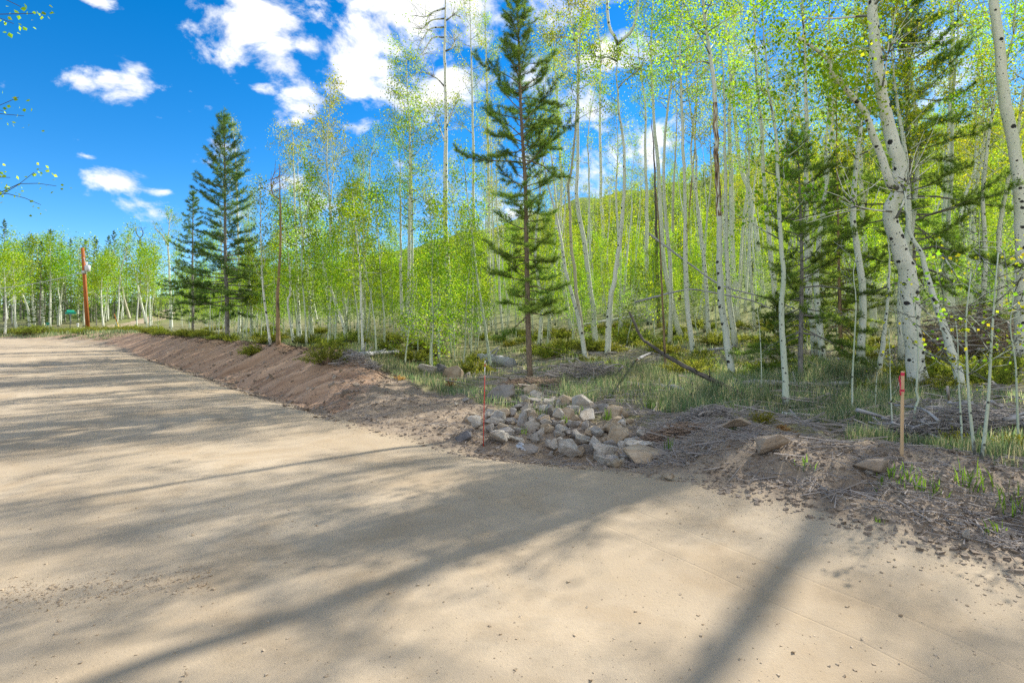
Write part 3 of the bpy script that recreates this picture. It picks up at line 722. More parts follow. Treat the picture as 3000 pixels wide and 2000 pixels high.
# --- the big S-bent aspen and its neighbours above the survey stake
hero('thick white aspen with a kinked S-bent trunk and black knot scars behind the survey stake',
     [(2696, 1132), (2686, 1090), (2674, 978), (2667, 863), (2657, 785), (2638, 735), (2616, 672), (2612, 610), (2636, 555), (2640, 510), (2622, 440), (2602, 363), (2583, 268), (2567, 172), (2561, 77), (2556, 0), (2535, -180), (2520, -420), (2500, -640)],
     50, 0.62, 26, 2.6, 4200, 'aspen_bark_big', sides=16, nseg=60, dead=8,
     limbs=[([(2630, 560, 0), (2606, 536, -.1), (2583, 459, -.1), (2552, 383, -.2), (2533, 325, -.2), (2498, 287, -.3), (2468, 249, -.4), (2433, 210, -.5), (2426, 172, -.5), (2395, 149, -.6), (2340, 110, -.7)], 24, 8, 1500),
            ([(2612, 620, -.2), (2560, 615, -.4), (2500, 600, -.5), (2470, 575, -.6)], 6, 2, 60), ([(2625, 640, -.22), (2640, 610, -.3), (2656, 560, -.3), (2660, 520, -.25)], 8, 4, 0), ([(2585, 255, -.2), (2596, 190, -.25), (2606, 110, -.3)], 6, 3, 60)])
hero('slimmer aspen stem leaning against the back of the S-bent aspen', [(2816, 1150), (2805, 1095), (2766, 959), (2739, 883), (2717, 806), (2694, 737), (2667, 684), (2657, 620), (2650, 560)], 26, 0.95, 2, 0.4, 30, dead=4)
hero('short bare aspen pole with a broken top beside the S-bent aspen', [(2577, 1105), (2580, 1060), (2590, 978), (2602, 863), (2606, 749), (2598, 700)], 15, 0.9, 1, 0.3, 0, dead=3)
hero('straight pale aspen standing just behind the leaning stem near the brown brush', [(2784, 935), (2778, 883), (2771, 806), (2774, 730), (2775, 577), (2782, 460), (2787, 344), (2789, 190), (2789, 0), (2786, -200)], 28, 0.55, 18, 1.8, 2200)
hero('stout white aspen rising through the brown brush pile at the picture edge', [(2990, 1000), (2990, 860), (2992, 730), (2988, 600), (2977, 459), (2954, 344), (2935, 230), (2927, 115), (2914, 0), (2950, -200), (2985, -450), (2990, -900)], 33, 0.76, 20, 1.8, 2600, 'aspen_bark_big', sides=12, nseg=40, d=14.6, taper=.45)
hero('thin crooked aspen with bare twigs in front of the yellow-green hillside', [(2862, 900), (2850, 760), (2846, 640), (2852, 560), (2862, 430), (2860, 300), (2868, 170), (2866, 60)], 14, 0.45, 14, 1.2, 500, dead=10)
hero('forked aspen stem bending away from the thin crooked aspen', [(2842, 905), (2838, 760), (2815, 660), (2822, 600), (2850, 510), (2880, 420), (2905, 330), (2912, 240)], 14, 0.5, 12, 1.0, 300, dead=8)

# --- the stand across the middle of the picture
hero('slender pale aspen closest to the road with one ring of dark bark bands', [(2304, 1198), (2301, 1100), (2294, 997), (2288, 902), (2293, 852), (2298, 806), (2290, 730), (2282, 634), (2277, 500), (2272, 380), (2250, 260), (2240, 130), (2232, 20)], 18, 0.42, 20, 1.1, 900, 'sapling_bark', leaf=0.06)
hero('tall aspen with a long brown and black bark scar above head height', [(2146, 1112), (2144, 1095), (2123, 959), (2112, 863), (2108, 768), (2108, 672), (2100, 500), (2097, 400), (2095, 320), (2090, 230), (2073, 115), (2060, 0), (2055, -200), (2050, -420)], 21, 0.60, 24, 1.9, 3200, 'aspen_bark_scarred', sides=12, nseg=40, dead=10)
hero('aspen with gently bowed trunk just behind the scarred aspen', [(2163, 948), (2156, 883), (2146, 768), (2144, 653), (2142, 500), (2136, 380), (2140, 250), (2130, 120), (2120, -40), (2115, -180)], 17, 0.6, 20, 1.7, 2400)
hero('aspen sweeping sideways at mid height behind the small lodgepole pine', [(2236, 900), (2232, 850), (2222, 749), (2210, 640), (2196, 560), (2172, 500), (2160, 420), (2150, 300), (2150, 150), (2150, -60)], 17, 0.6, 20, 1.6, 2200)
hero('pair-like straight aspen trunk half hidden by the small lodgepole pine', [(2280, 985), (2272, 880), (2255, 730), (2244, 600), (2236, 500), (2232, 380), (2215, 220), (2210, 60), (2205, -120)], 16, 0.58, 18, 1.6, 2000)
hero('aspen trunk with dark butt standing beside the weathered log', [(2410, 1062), (2405, 980), (2392, 850), (2400, 700), (2420, 560), (2432, 420), (2440, 250), (2430, 60), (2430, -120)], 18, 0.6, 18, 1.7, 2400)
hero('pale aspen trunk rising behind the two conifers', [(2560, 985), (2556, 900), (2540, 780), (2528, 650), (2522, 500), (2515, 340), (2505, 150), (2500, -60)], 18, 0.6, 18, 1.7, 2000)
hero('aspen with a leaning foot rising out of the tall green grass', [(2036, 1045), (2024, 978), (2012, 883), (2008, 787), (2008, 653), (2005, 500), (1998, 344), (1993, 230), (1992, 130), (2000, 20), (2000, -130)], 15, 0.62, 20, 1.6, 2300)
hero('aspen curving strongly at its foot next to the thin burnt snag', [(1997, 990), (1974, 913), (1955, 825), (1943, 749), (1936, 634), (1930, 500), (1920, 400), (1912, 300), (1908, 180), (1908, 90), (1915, -20), (1920, -160)], 16, 0.62, 20, 1.6, 2300)
hero('straight thin aspen between the leaning aspen and the burnt snag', [(1903, 950), (1895, 863), (1894, 768), (1895, 615), (1892, 500), (1890, 400), (1892, 330), (1878, 215), (1868, 120), (1860, 20)], 13, 0.6, 18, 1.3, 1500)
hero('aspen leaning across the sky gap with a wide Y-shaped fork', [(1781, 1042), (1786, 902), (1802, 806), (1817, 691), (1828, 577), (1830, 500), (1827, 413), (1815, 344), (1807, 230), (1810, 130)], 17, 0.80, 4, 0.9, 500, sides=12, nseg=40, dead=5,
     limbs=[([(1810, 132, 0), (1800, 105, 0), (1786, 84, .1), (1780, 40, .2), (1778, 0, .2), (1770, -80, .3), (1760, -200, .4)], 10, 4, 1100), ([(1810, 132, 0), (1822, 118, 0), (1848, 95, -.1), (1862, 60, -.2), (1870, 0, -.2), (1876, -90, -.3), (1880, -200, -.3)], 10, 4, 1100), ([(1808, 180, 0), (1780, 168, -.2), (1750, 168, -.4), (1730, 150, -.6)], 6, 2, 420), ([(1809, 262, 0), (1832, 235, .3), (1862, 215, .6), (1885, 190, .8)], 5, 2, 420)])
hero('knotty aspen with a straight trunk close to the leaning Y-forked aspen', [(1775, 925), (1769, 863), (1765, 768), (1767, 672), (1762, 596), (1760, 500), (1758, 340), (1758, 230), (1760, 150), (1750, 80), (1742, 20), (1738, -80)], 13, 0.58, 18, 1.5, 1700, dead=10)
hero('tall aspen bending out from its base with a twin-limbed leafy top', [(1746, 1015), (1737, 902), (1725, 825), (1714, 714), (1695, 626), (1689, 557), (1693, 497), (1693, 383), (1693, 268), (1691, 172), (1685, 126), (1672, 60), (1664, 0), (1660, -120)], 16, 0.66, 22, 1.9, 3000, leafm='aspen_leaf_yellow', sides=11, nseg=36, limbs=[([(1688, 150, 0), (1694, 90, .1), (1705, 40, .2), (1720, -20, .3)], 8, 3, 700), ([(1686, 120, 0), (1660, 108, -.3), (1620, 112, -.7), (1590, 90, -1)], 6, 2, 700)])
hero('thin aspen crossing close behind the bent twin-limbed aspen', [(1746, 968), (1729, 806), (1727, 691), (1725, 500), (1722, 420), (1730, 330), (1745, 250), (1750, 180)], 8, 0.6, 12, 0.9, 500, dead=10)
hero('aspen with one brown weathered side rising from a shared foot', [(1716, 1050), (1702, 944), (1689, 863), (1685, 798), (1674, 722), (1670, 615), (1664, 550), (1674, 500), (1684, 400), (1690, 300), (1696, 190), (1700, 60)], 12, 0.68, 14, 1.4, 1200, 'aspen_bark_brown')
hero('pale aspen slanting up from the same foot as the brown-sided aspen', [(1720, 1060), (1706, 997), (1691, 921), (1664, 818), (1645, 714), (1633, 642), (1610, 561), (1590, 470), (1575, 380)], 13, 0.75, 10, 1.0, 500)
hero('white aspen just behind the tall pine on its stake side', [(1676, 975), (1668, 940), (1649, 814), (1649, 745), (1641, 640), (1645, 520), (1637, 400), (1632, 300), (1625, 160), (1620, 20)], 13, 0.6, 18, 1.5, 1800)
hero('dark narrow dead trunk without leaves behind the curving aspen', [(1930, 960), (1926, 800), (1922, 640), (1918, 500), (1914, 420), (1908, 350)], 12, 0.8, 3, 0.4, 0, 'charred', name='dead_tree', dead=12)
hero('thin burnt snag with stripped orange wood standing in the green grass', [(1950, 1078), (1943, 921), (1936, 768), (1930, 653), (1922, 560), (1915, 480)], 8, 0.9, 2, 0.3, 0, 'snag', name='dead_tree', dead=6)
hero('brown bare stem leaning behind the grass-footed aspen', [(1990, 880), (2003, 760), (2016, 672), (2024, 560), (2032, 480), (2040, 330), (2042, 180)], 7, 0.7, 6, 0.6, 60, 'snag', name='dead_tree', dead=8)
hero('greyish thin aspen beside the burnt snag with flaking bark', [(1972, 900), (1970, 844), (1972, 768), (1972, 615), (1976, 500), (1982, 380), (1982, 280), (1972, 230)], 9, 0.7, 10, 0.8, 300, 'aspen_bark_brown', dead=10)

# --- the stand over the cut bank
hero('very tall white aspen with bare crooked dead branches at its top', [(1328, 1000), (1316, 883), (1308, 730), (1304, 600), (1306, 459), (1306, 306), (1303, 153), (1306, 0), (1308, -120)], 19, 0.97, 1, 0.5, 160, 'aspen_bark_big', sides=12, nseg=40, dead=3,
     limbs=[([(1303, 25, 0), (1270, 35, -.4), (1245, 50, -.8), (1215, 45, -1)], 6, 2, 90), ([(1302, 55, 0), (1265, 60, .3), (1235, 85, .7), (1210, 80, 1)], 5, 2, 60), ([(1302, 80, 0), (1260, 85, -.3), (1235, 120, -.5), (1222, 150, -.6)], 5, 2, 60), ([(1301, 110, 0), (1270, 110, -.3), (1250, 135, -.5), (1236, 165, -.8)], 5, 2, 60),
            ([(1303, 255, 0), (1280, 230, -.2), (1255, 218, -.3), (1236, 208, -.5)], 5, 2, 0), ([(1306, 150, 0), (1325, 140, .1), (1332, 120, .2), (1330, 105, .2)], 6, 3, 20), ([(1308, 60, 0), (1330, 45, .2), (1352, 50, .4)], 5, 2, 90), ([(1305, 420, 0), (1290, 380, .2), (1275, 340, .4)], 5, 2, 320), ([(1306, 380, 0), (1320, 340, -.2), (1335, 300, -.4)], 5, 2, 320)])
hero('aspen with an airy yellow-green top beside the very tall white aspen', [(1405, 990), (1396, 921), (1390, 806), (1389, 691), (1387, 560), (1387, 459), (1383, 268), (1381, 172), (1378, 60), (1375, -40)], 13, 0.58, 22, 1.9, 2600, leafm='aspen_leaf_yellow')
hero('straight white aspen close behind the tall pine on its bank side', [(1424, 985), (1423, 930), (1432, 760), (1432, 574), (1429, 383), (1425, 200), (1422, 80), (1420, -60)], 13, 0.55, 18, 1.5, 2000)
hero('thin white aspen almost touching its twin behind the tall pine', [(1456, 980), (1448, 900), (1445, 760), (1442, 600), (1440, 460), (1438, 400), (1436, 250)], 8, 0.7, 10, 0.9, 500)
hero('aspen with the densest tall green crown standing against the white cloud', [(1194, 1000), (1197, 883), (1199, 730), (1201, 600), (1201, 383), (1194, 280), (1190, 160), (1188, 145)], 13, 0.38, 34, 1.7, 5600, leafm='aspen_leaf', spread=0.2, limb_up=.3)
hero('slim white aspen hugging the dense-crowned aspen', [(1212, 996), (1210, 860), (1208, 700), (1208, 560), (1206, 480), (1212, 380), (1222, 300)], 8, 0.5, 14, 1.1, 1000)
hero('white aspen with black patches low on its trunk behind the dense crown', [(1182, 985), (1176, 880), (1174, 760), (1174, 672), (1172, 560), (1172, 480), (1165, 400)], 11, 0.6, 14, 1.2, 1000)
hero('thin aspen sapling with a wavy stem rooted by the pale boulders', [(1288, 1062), (1278, 902), (1270, 806), (1262, 653), (1255, 600), (1240, 540)], 7, 0.45, 14, 0.9, 700, 'sapling_bark')
hero('slanting aspen sapling whose stem ends beside the red marker rod', [(1440, 1082), (1428, 1010), (1415, 920), (1400, 829), (1385, 700), (1372, 600), (1360, 480), (1350, 420)], 9, 0.5, 16, 1.2, 900, 'sapling_bark')
hero('aspen with a sharp elbow bend halfway up its thin trunk', [(1019, 1005), (1002, 940), (975, 863), (949, 785), (949, 748), (964, 730), (968, 653), (964, 560), (958, 470), (963, 344), (968, 300), (972, 240)], 9, 0.48, 24, 1.7, 2000, leafm='aspen_leaf_yellow', nseg=50)
hero('tall aspen of a leafy pair with a flat spreading top above the thicket', [(880, 995), (872, 860), (868, 700), (864, 600), (860, 480), (858, 400), (852, 350)], 10, 0.42, 24, 1.8, 2200, leafm='aspen_leaf_yellow')
hero('white partner stem of the flat-topped leafy aspen pair', [(917, 985), (903, 844), (887, 691), (876, 560), (872, 478), (880, 420)], 9, 0.42, 18, 1.3, 1700)
hero('dark dead aspen with peeled brown bark and a bare hooked top', [(816, 1006), (813, 863), (819, 768), (822, 653), (820, 560), (818, 480)], 12, 0.93, 2, 0.4, 0, 'snag', name='dead_tree', dead=8, limbs=[([(820, 585, 0), (800, 570, .2), (795, 545, .3), (797, 520, .3)], 4, 2, 0)])
hero('kinked slender aspen between the dead brown trunk and the leafy pair', [(862, 1008), (843, 886), (851, 863), (847, 768), (830, 664), (822, 590)], 8, 0.4, 16, 1.1, 1300)
hero('narrow aspen with a light feathery crown next to the big pointed pine', [(793, 1015), (771, 844), (765, 730), (763, 596), (760, 540)], 8, 0.35, 18, 1.1, 900)
hero('short white aspen stub rising in front of the big pointed pine', [(739, 992), (734, 883), (725, 730), (722, 715)], 11, 0.75, 5, 0.5, 300)
hero('thin aspen tree with narrow sparse crown under the small clouds', [(1068, 1000), (1069, 863), (1064, 700), (1064, 560), (1066, 421)], 8, 0.36, 18, 1.2, 1100)
hero('long-stemmed aspen sapling rising from the log by the grass patch', [(1063, 1034), (1058, 883), (1052, 768), (1040, 640), (1033, 557)], 8, 0.4, 16, 1.1, 1300)
hero('leafy aspen intertwined with the top of the big pointed pine', [(700, 990), (702, 840), (698, 700), (694, 560), (690, 460), (684, 380), (680, 345)], 9, 0.4, 20, 1.5, 1500, leafm='aspen_leaf_yellow', d=36)

# --- far group near the utility pole
hero('aspen with a lopsided half-bare crown standing apart beside the small spruce', [(502, 962), (500, 880), (495, 768), (493, 714), (497, 650), (505, 620)], 9, 0.55, 14, 2.6, 1500, leaf=.09, limbs=[([(494, 720, 0), (475, 690, -.5), (460, 675, -1), (452, 662, -1.5)], 5, 2, 60)])
hero('dark leaning aspen trunk with a dead bushy top past the utility pole', [(380, 935), (362, 870), (350, 800), (338, 762), (330, 730)], 8, 0.8, 8, 1.6, 200, 'aspen_bark_brown', leaf=.09)
hero('white aspen leaning over the dark trunk with a curled top', [(428, 948), (405, 844), (390, 770), (383, 749), (366, 728), (372, 700), (378, 690)], 7, 0.7, 10, 1.8, 800, leaf=.1)
hero('bare-topped dead tree with a wishbone fork above the far canopy', [(400, 940), (408, 840), (416, 760), (412, 705), (410, 695)], 6, 0.95, 1, 0.3, 0, 'charred', name='dead_tree', dead=6, limbs=[([(410, 697, 0), (402, 688, 0), (398, 676, 0), (398, 668, 0)], 3, 1.5, 0), ([(410, 697, 0), (417, 690, 0), (419, 680, 0), (413, 667, 0)], 3, 1.5, 0)])
for lab, pp, w in [
        ('bent white aspen with a double curve among the far group by the road', [(88, 962), (80, 900), (70, 872), (54, 830), (50, 790), (31, 755), (15, 720)], 6.5),
        ('straight white aspen third along the far group by the road', [(101, 960), (97, 880), (92, 820), (88, 770), (85, 720), (88, 700)], 6.5),
        ('white aspen with dark rough foot in the far group by the road', [(127, 960), (124, 880), (120, 800), (112, 770), (108, 720), (110, 700)], 7),
        ('double-topped pale aspen above the small white road sign', [(146, 962), (148, 880), (148, 800), (147, 740), (145, 690)], 6),
        ('aspen with a black foot leaning over the green street sign', [(171, 957), (176, 890), (183, 840), (186, 800), (190, 745)], 6.5),
        ('slim aspen trunk at the outermost end of the far group', [(14, 985), (18, 930), (16, 870), (14, 820), (10, 760)], 6),
        ('aspen stem in front of the dark gap beside the outermost trunk', [(48, 970), (42, 900), (38, 850), (34, 800), (36, 750)], 5.5),
        ('thin white aspen just past the utility pole', [(316, 940), (316, 880), (317, 820), (314, 780), (310, 745)], 5),
        ('slender aspen between the utility pole and the orange guy guard', [(303, 958), (298, 900), (296, 850), (300, 800), (302, 770)], 5),
        ('white aspen against the sky gap near the lopsided aspen', [(440, 962), (438, 880), (436, 800), (432, 760), (428, 735)], 6)]:
    hero(lab, pp, w, 0.42, 20, 2.9, 2000, leaf=0.13, spread=.34, sides=6, nseg=16)

# --- overhanging aspen beside the road, outside the view except for its branch tips
def overhang():
    rng = nrng(); b = np.array([-11.6, 7.4, 0.0]); b[2] = zat(b[0], b[1])
    wood, crown = grow_aspen(rng, np.array([(0, 0, -.1), (.1, 0, 3), (-.1, .1, 6), (.1, 0, 9), (0, 0, 12.5)]), .13, .02, .5, 18, 1.5, 1500)
    o = thing('aspen_tree', 'roadside aspen whose leafy branch tips hang into the sky at the picture edge', 'tree', [('trunk', wood.mesh('trunk', M['aspen_bark'])), ('crown', crown.mesh('crown', M['aspen_leaf_yellow'], False))], b)
    for start, ends, nlv in [((0, 0, 3.4), [(165, 545, 7.5), (100, 505, 7.4), (120, 600, 7.6), (30, 520, 7.3)], 46), ((0, 0, 4.6), [(55, 285, 7), (20, 330, 7), (70, 340, 7.1)], 30), ((0, 0, 5.4), [(105, 40, 6), (60, 20, 6), (40, 70, 6.1)], 34)]:
        lw, lc = MB(), MB(); s0 = np.array(start, float); T = [at(*e) - b for e in ends]
        hub = s0 + (T[0] - s0) * .72 + np.array([0, 0, -.12])
        tube(lw, catmull([s0, s0 + (hub - s0) * .5 + np.array([0, 0, .2]), hub], 10), np.linspace(.035, .011, 10), 6)
        pts = []
        for t in T:
            C = catmull([hub, hub + (t - hub) * .3 + rng.normal(size=3) * .10, hub + (t - hub) * .65 + rng.normal(size=3) * .12, t], 7); tube(lw, C, np.linspace(.009, .003, 7), 4, cap=False)
            pts += [C[k] + rng.normal(size=3) * .05 for k in (2, 3, 4, 5, 6, 6)]
        lo = new('limb', lw.mesh('limb', M['twig_dark']), o)
        pts = np.array(pts); kites(lc, pts[rng.integers(0, len(pts), nlv * 2)] + rng.normal(size=(nlv * 2, 3)) * .07, .045, rng); new('leaves', lc.mesh('leaves', M['aspen_leaf'], False), lo)
overhang()

# --- conifers
def pine(label, pts, w, start, nb, Lmax, profile, d=None, mat='needle', bark='pine_bark', nd=0.06, nlen=0.075, nwid=0.006, kper=12, name='pine_tree', **kw):
    rng = nrng(); P, b = px_line(pts, d=d)
    wood, crown = grow_conifer(rng, P - b, .5 * w * b[1] / F, start, nb, Lmax, profile, nd, nlen, nwid, kper, **kw)
    return thing(name, label, 'tree', [('trunk', wood.mesh('trunk', M[bark])), ('crown', crown.mesh('crown', M[mat], False))], b)

pine('tall open-branched pine with a bare lower trunk standing behind the rock pile', [(1553, 1113), (1549, 1000), (1545, 850), (1542, 700), (1540, 560), (1532, 430), (1525, 300), (1520, 150), (1516, 20), (1515, -60)], 18, 0.17, 165, 1.55,
     lambda q: 0.62 + 0.22 * math.sin(q * 17.0) * (1 - q) + (0.32 if .45 < q < .74 else 0) - 0.5 * max(0, q - .74) / .26, elev=(-10, 50), kper=18, nd=0.05, nlen=.12, nwid=.0042, tipup=.7, dead=26, bl=.15, ragged=True)
pine('big pointed pine with an open trunk standing above the cut bank', [(668, 998), (664, 860), (660, 730), (659, 560), (658, 430), (658, 335)], 13, 0.15, 150, 3.0,
     lambda q: (0.80 + .2 * math.sin(q * 11)) * (1 - q) ** .75 + .10, kper=13, nd=.085, nlen=.17, nwid=.009, elev=(-4, 48), tipup=.45, bl=.26, mat='needle_dark', bark='grey_bark')
pine('small spruce with a spire top beside the big pointed pine', [(566, 985), (564, 800), (565, 660), (566, 560)], 8, 0.10, 80, 2.1, lambda q: (1 - q) ** .85 + .05, kper=12, nd=.11, nlen=.18, nwid=.012, elev=(-8, 35), bl=.30, mat='needle_dark', bark='grey_bark', name='spruce_tree', d=37)
pine('small lodgepole pine with grey trunk behind the slender roadside aspen', [(2344, 1120), (2346, 1000), (2348, 860), (2349, 768), (2345, 620), (2340, 500), (2335, 390)], 15, 0.20, 95, 1.45, lambda q: .95 * (1 - q) ** .6 + .12, kper=17, nd=.06, nlen=.115, nwid=.0048, elev=(-8, 40), bark='grey_bark', tipup=.5, ragged=True)
pine('dense dark pine filling the space behind the S-bent aspen', [(2688, 1035), (2680, 900), (2672, 760), (2664, 600), (2660, 430), (2658, 250), (2655, 60), (2655, -120)], 24, 0.20, 135, 2.6, lambda q: .85 * (1 - q) ** .5 + .15, kper=18, nd=.075, nlen=.13, nwid=.006, ragged=True, elev=(-8, 40), bl=.16, bark='grey_bark')
pine('young pine with a thin dark stem between the lodgepole and the S-bent aspen', [(2465, 1040), (2462, 900), (2458, 760), (2455, 600), (2452, 470)], 9, 0.12, 90, 1.6, lambda q: .95 * (1 - q) ** .7 + .08, kper=15, nd=.07, nlen=.12, nwid=.006, ragged=True, elev=(-8, 40), bl=.2)
pine('reddish dead pine pole with a few needles behind the lodgepole', [(2462, 985), (2456, 700), (2453, 500), (2450, 330), (2448, 200)], 9, 0.5, 18, .9, lambda q: .6, kper=8, nd=.09, nlen=.09, nwid=.009, bark='snag', d=17)
pine('very small green pine seedling-like tree at the foot of the lodgepole', [(2290, 1105), (2287, 1020), (2280, 930), (2276, 880)], 6, 0.06, 26, .75, lambda q: 1 - q * .8, kper=16, nd=.06, nlen=.08, nwid=.008)

# ------------------------------------------------------------------ repeated trees: prototypes, then individuals
def proto_aspen(seed, h, r, crown0, nl, L, nleaf, leaf, bark='sapling_bark', leafm='aspen_leaf', bend=0.25, **kw):
    rng = np.random.default_rng(seed); n = 6; P = np.zeros((n, 3)); P[:, 2] = np.linspace(-0.12, h, n)
    P[1:, :2] += np.cumsum(rng.normal(size=(n - 1, 2)) * bend * h / 18, 0)
    w, c = grow_aspen(rng, P, r, .006, crown0, nl, L, nleaf, leaf, sides=6, nseg=14, **kw)
    return [('trunk', w.mesh('trunk', M[bark])), ('crown', c.mesh('crown', M[leafm], False))]

def proto_spruce(seed, h, r, nb, L, **kw):
    rng = np.random.default_rng(seed)
    a = dict(nd=.16, nlen=.17, nwid=.022, kper=9, elev=(-12, 38), bl=.34, dead=10, tipup=.3); a.update(kw)
    w, c = grow_conifer(rng, np.array([(0, 0, -.12), (.05, 0, h * .5), (0, .03, h)]), r, .08, nb, L, lambda q: (1 - q) ** .8 + .05, a['nd'], a['nlen'], a['nwid'], a['kper'], a['elev'], 7, a['bl'], a['dead'], a['tipup'])
    return [('trunk', w.mesh('trunk', M['grey_bark'])), ('crown', c.mesh('crown', M['needle_dark'], False))]

SAP = [proto_aspen(900 + i, h, .030 + .004 * h / 3, c0, nl, 1.0, nlf, .068, spread=.15, dead=6, limb_up=.5) for i, (h, c0, nl, nlf) in enumerate(
    [(5.0, .22, 26, 1700), (6.2, .26, 28, 2000), (7.2, .30, 28, 2200), (8.4, .38, 28, 2100), (4.2, .15, 24, 1500), (6.8, .28, 26, 1900)])]
MID = [proto_aspen(930 + i, h, .075 + .01 * i, c0, 22, 1.5, nlf, .060, 'aspen_bark', 'aspen_leaf_yellow' if i % 2 else 'aspen_leaf', spread=.17, dead=8, bend=.35) for i, (h, c0, nlf) in enumerate(
    [(12.5, .55, 2800), (14, .6, 2900), (15.5, .6, 3100), (11, .5, 2800), (13.5, .65, 2100)])]
BARE = [proto_aspen(950 + i, h, .05, .6, 12, .8, 60, .08, 'aspen_bark' if i else 'aspen_bark_brown', dead=16, bend=.4) for i, h in enumerate([9, 11, 13])]
SPR = [proto_spruce(960 + i, h, .16, nb, L) for i, (h, nb, L) in enumerate([(15, 80, 2.3), (12, 70, 2.0), (17, 90, 2.6), (9, 55, 1.8)])]
FARASP = [proto_aspen(970 + i, h, .13, c0, 26, 2.6, 1500, .17, 'aspen_bark', spread=.42, dead=5) for i, (h, c0) in enumerate([(13, .35), (11, .3), (14.5, .4)])]

R3 = np.random.default_rng(7)
TAKEN = []
LAND = [(u, n, hit(u, v)[1]) for u, v, n in [(15, 985, 'outermost far trunk'), (88, 962, 'double-curved far aspen'), (146, 962, 'small white road sign'), (205, 975, 'green street sign'), (258, 968, 'utility pole'), (345, 955, 'orange guy guard'), (428, 948, 'curled-top aspen'), (502, 962, 'lopsided aspen'), (570, 985, 'small spire spruce'),
    (668, 998, 'big pointed pine'), (738, 992, 'short white stub'), (816, 1006, 'dead brown trunk'), (880, 995, 'flat-topped aspen pair'), (1018, 1005, 'elbow-bent aspen'), (1066, 1030, 'log by the grass patch'), (1136, 1000, 'sparse narrow aspen'), (1194, 1000, 'dense-crowned aspen'), (1288, 1062, 'wavy sapling'), (1328, 1000, 'very tall white aspen'), (1405, 990, 'airy-topped aspen'),
    (1480, 1060, 'uprooted hollow log'), (1553, 1113, 'tall open-branched pine'), (1676, 975, 'pine-side white aspen'), (1718, 1055, 'brown-sided aspen'), (1781, 1042, 'Y-forked aspen'), (1903, 950, 'straight thin aspen'), (1950, 1078, 'burnt snag'), (2036, 1045, 'grass-footed aspen'), (2146, 1112, 'scarred aspen'), (2236, 900, 'sideways-sweeping aspen'),
    (2304, 1198, 'slender banded aspen'), (2344, 1120, 'small lodgepole pine'), (2465, 1040, 'young thin-stemmed pine'), (2577, 1105, 'broken-topped pole'), (2690, 1132, 'S-bent aspen'), (2784, 935, 'straight brush-side aspen'), (2860, 1335, 'forked sapling pair'), (2990, 1000, 'stout edge aspen')]]
def where(u, d):
    lu, n, ld = min(LAND, key=lambda q: abs(q[0] - u))
    side = 'in front of' if d < ld - 1.5 else 'beside' if d < ld + 2.5 else 'behind' if d < ld + 9 else 'far behind' if d < ld + 20 else 'deep behind'
    return f'{side} the {n}'
def scatter(n, u0, u1, s0, s1, dmin, dmax, gap, protos, sc=(.85, 1.15), name='aspen_sapling', label='', cat='tree', group=None, bias=1.0, tries=40, tilt=.05, avoid_u=()):
    done = 0
    for k in range(n * tries):
        if done >= n: break
        u = R3.uniform(u0, u1); d = dmin + (dmax - dmin) * R3.uniform() ** bias
        x = (u - CX) / F * d; s, _ = edge_st(np.array([x]), np.array([d]))
        if not (s0 < s[0] < s1) or any((x - a) ** 2 + (d - b) ** 2 < (gap * g) ** 2 for a, b, g in TAKEN): continue
        if np.min(np.hypot(SIDE[:, 0] - x, SIDE[:, 1] - d)) < 3.2: continue
        if any(a < u < b for a, b in avoid_u): continue
        TAKEN.append((x, d, 1.0)); done += 1
        k_ = R3.integers(len(protos)); f = R3.uniform(*sc); q = (f - sc[0]) / (sc[1] - sc[0]); tl = R3.normal(size=2) * tilt
        size = ('short', 'shortish', 'middling', 'tallish', 'tall')[min(4, int(q * 5))] if cat == 'tree' else ('small', 'middling', 'wide')[min(2, int(q * 3))]
        thing(name, f'{size} {label} {where(u, d)}' if u < 3050 else label, cat, protos[k_], (x, d, zat(x, d)), R3.uniform(0, 6.28), f, group, tuple(tl))
    return done

# thicket of saplings over the cut bank, saplings on the slope, pole-like trees further in
scatter(120, 600, 1420, 3.6, 40, 17, 46, .75, SAP, label='leafy thicket sapling', group='aspen saplings behind the cut bank', bias=1.15, sc=(.6, 1.0))
scatter(80, 1420, 2150, 12, 46, 23, 50, .9, SAP, label='leafy slope sapling', group='aspen saplings on the slope', bias=.8, sc=(.55, .85))
scatter(46, 2150, 3050, 12, 46, 17, 48, .9, SAP, label='leafy young aspen on the slope', group='small aspens behind the conifers', bias=.9, sc=(.5, .85))
scatter(13, 620, 1420, 8, 55, 26, 58, 1.2, MID, name='aspen_tree', label='thin white aspen of the bank stand', group='tall aspens behind the cut bank', sc=(.75, .95))
scatter(12, 1440, 2300, 13, 40, 20, 33, 1.3, MID, name='aspen_tree', label='slim pale aspen below the hill', group='tall aspens below the hill', sc=(.85, 1.1))
scatter(34, 1420, 2250, 18, 60, 30, 60, 1.2, MID, name='aspen_tree', label='thin white aspen below the hill', group='tall aspens below the hill', sc=(.8, 1.0))
scatter(6, 2380, 2960, 9, 30, 16, 23, 1.3, MID, name='aspen_tree', label='thin white aspen on the slope', group='tall aspens behind the conifers', sc=(.85, 1.0), avoid_u=((2480, 2840),))
scatter(20, 2250, 3150, 14, 55, 22, 52, 1.2, MID, name='aspen_tree', label='thin white aspen on the slope', group='tall aspens behind the conifers', sc=(.8, 1.05))
scatter(26, 1380, 2150, 26, 75, 36, 75, 1.2, BARE, name='bare_tree', label='bare thin grey trunk', group='bare trunks below the cloud', sc=(.9, 1.3))
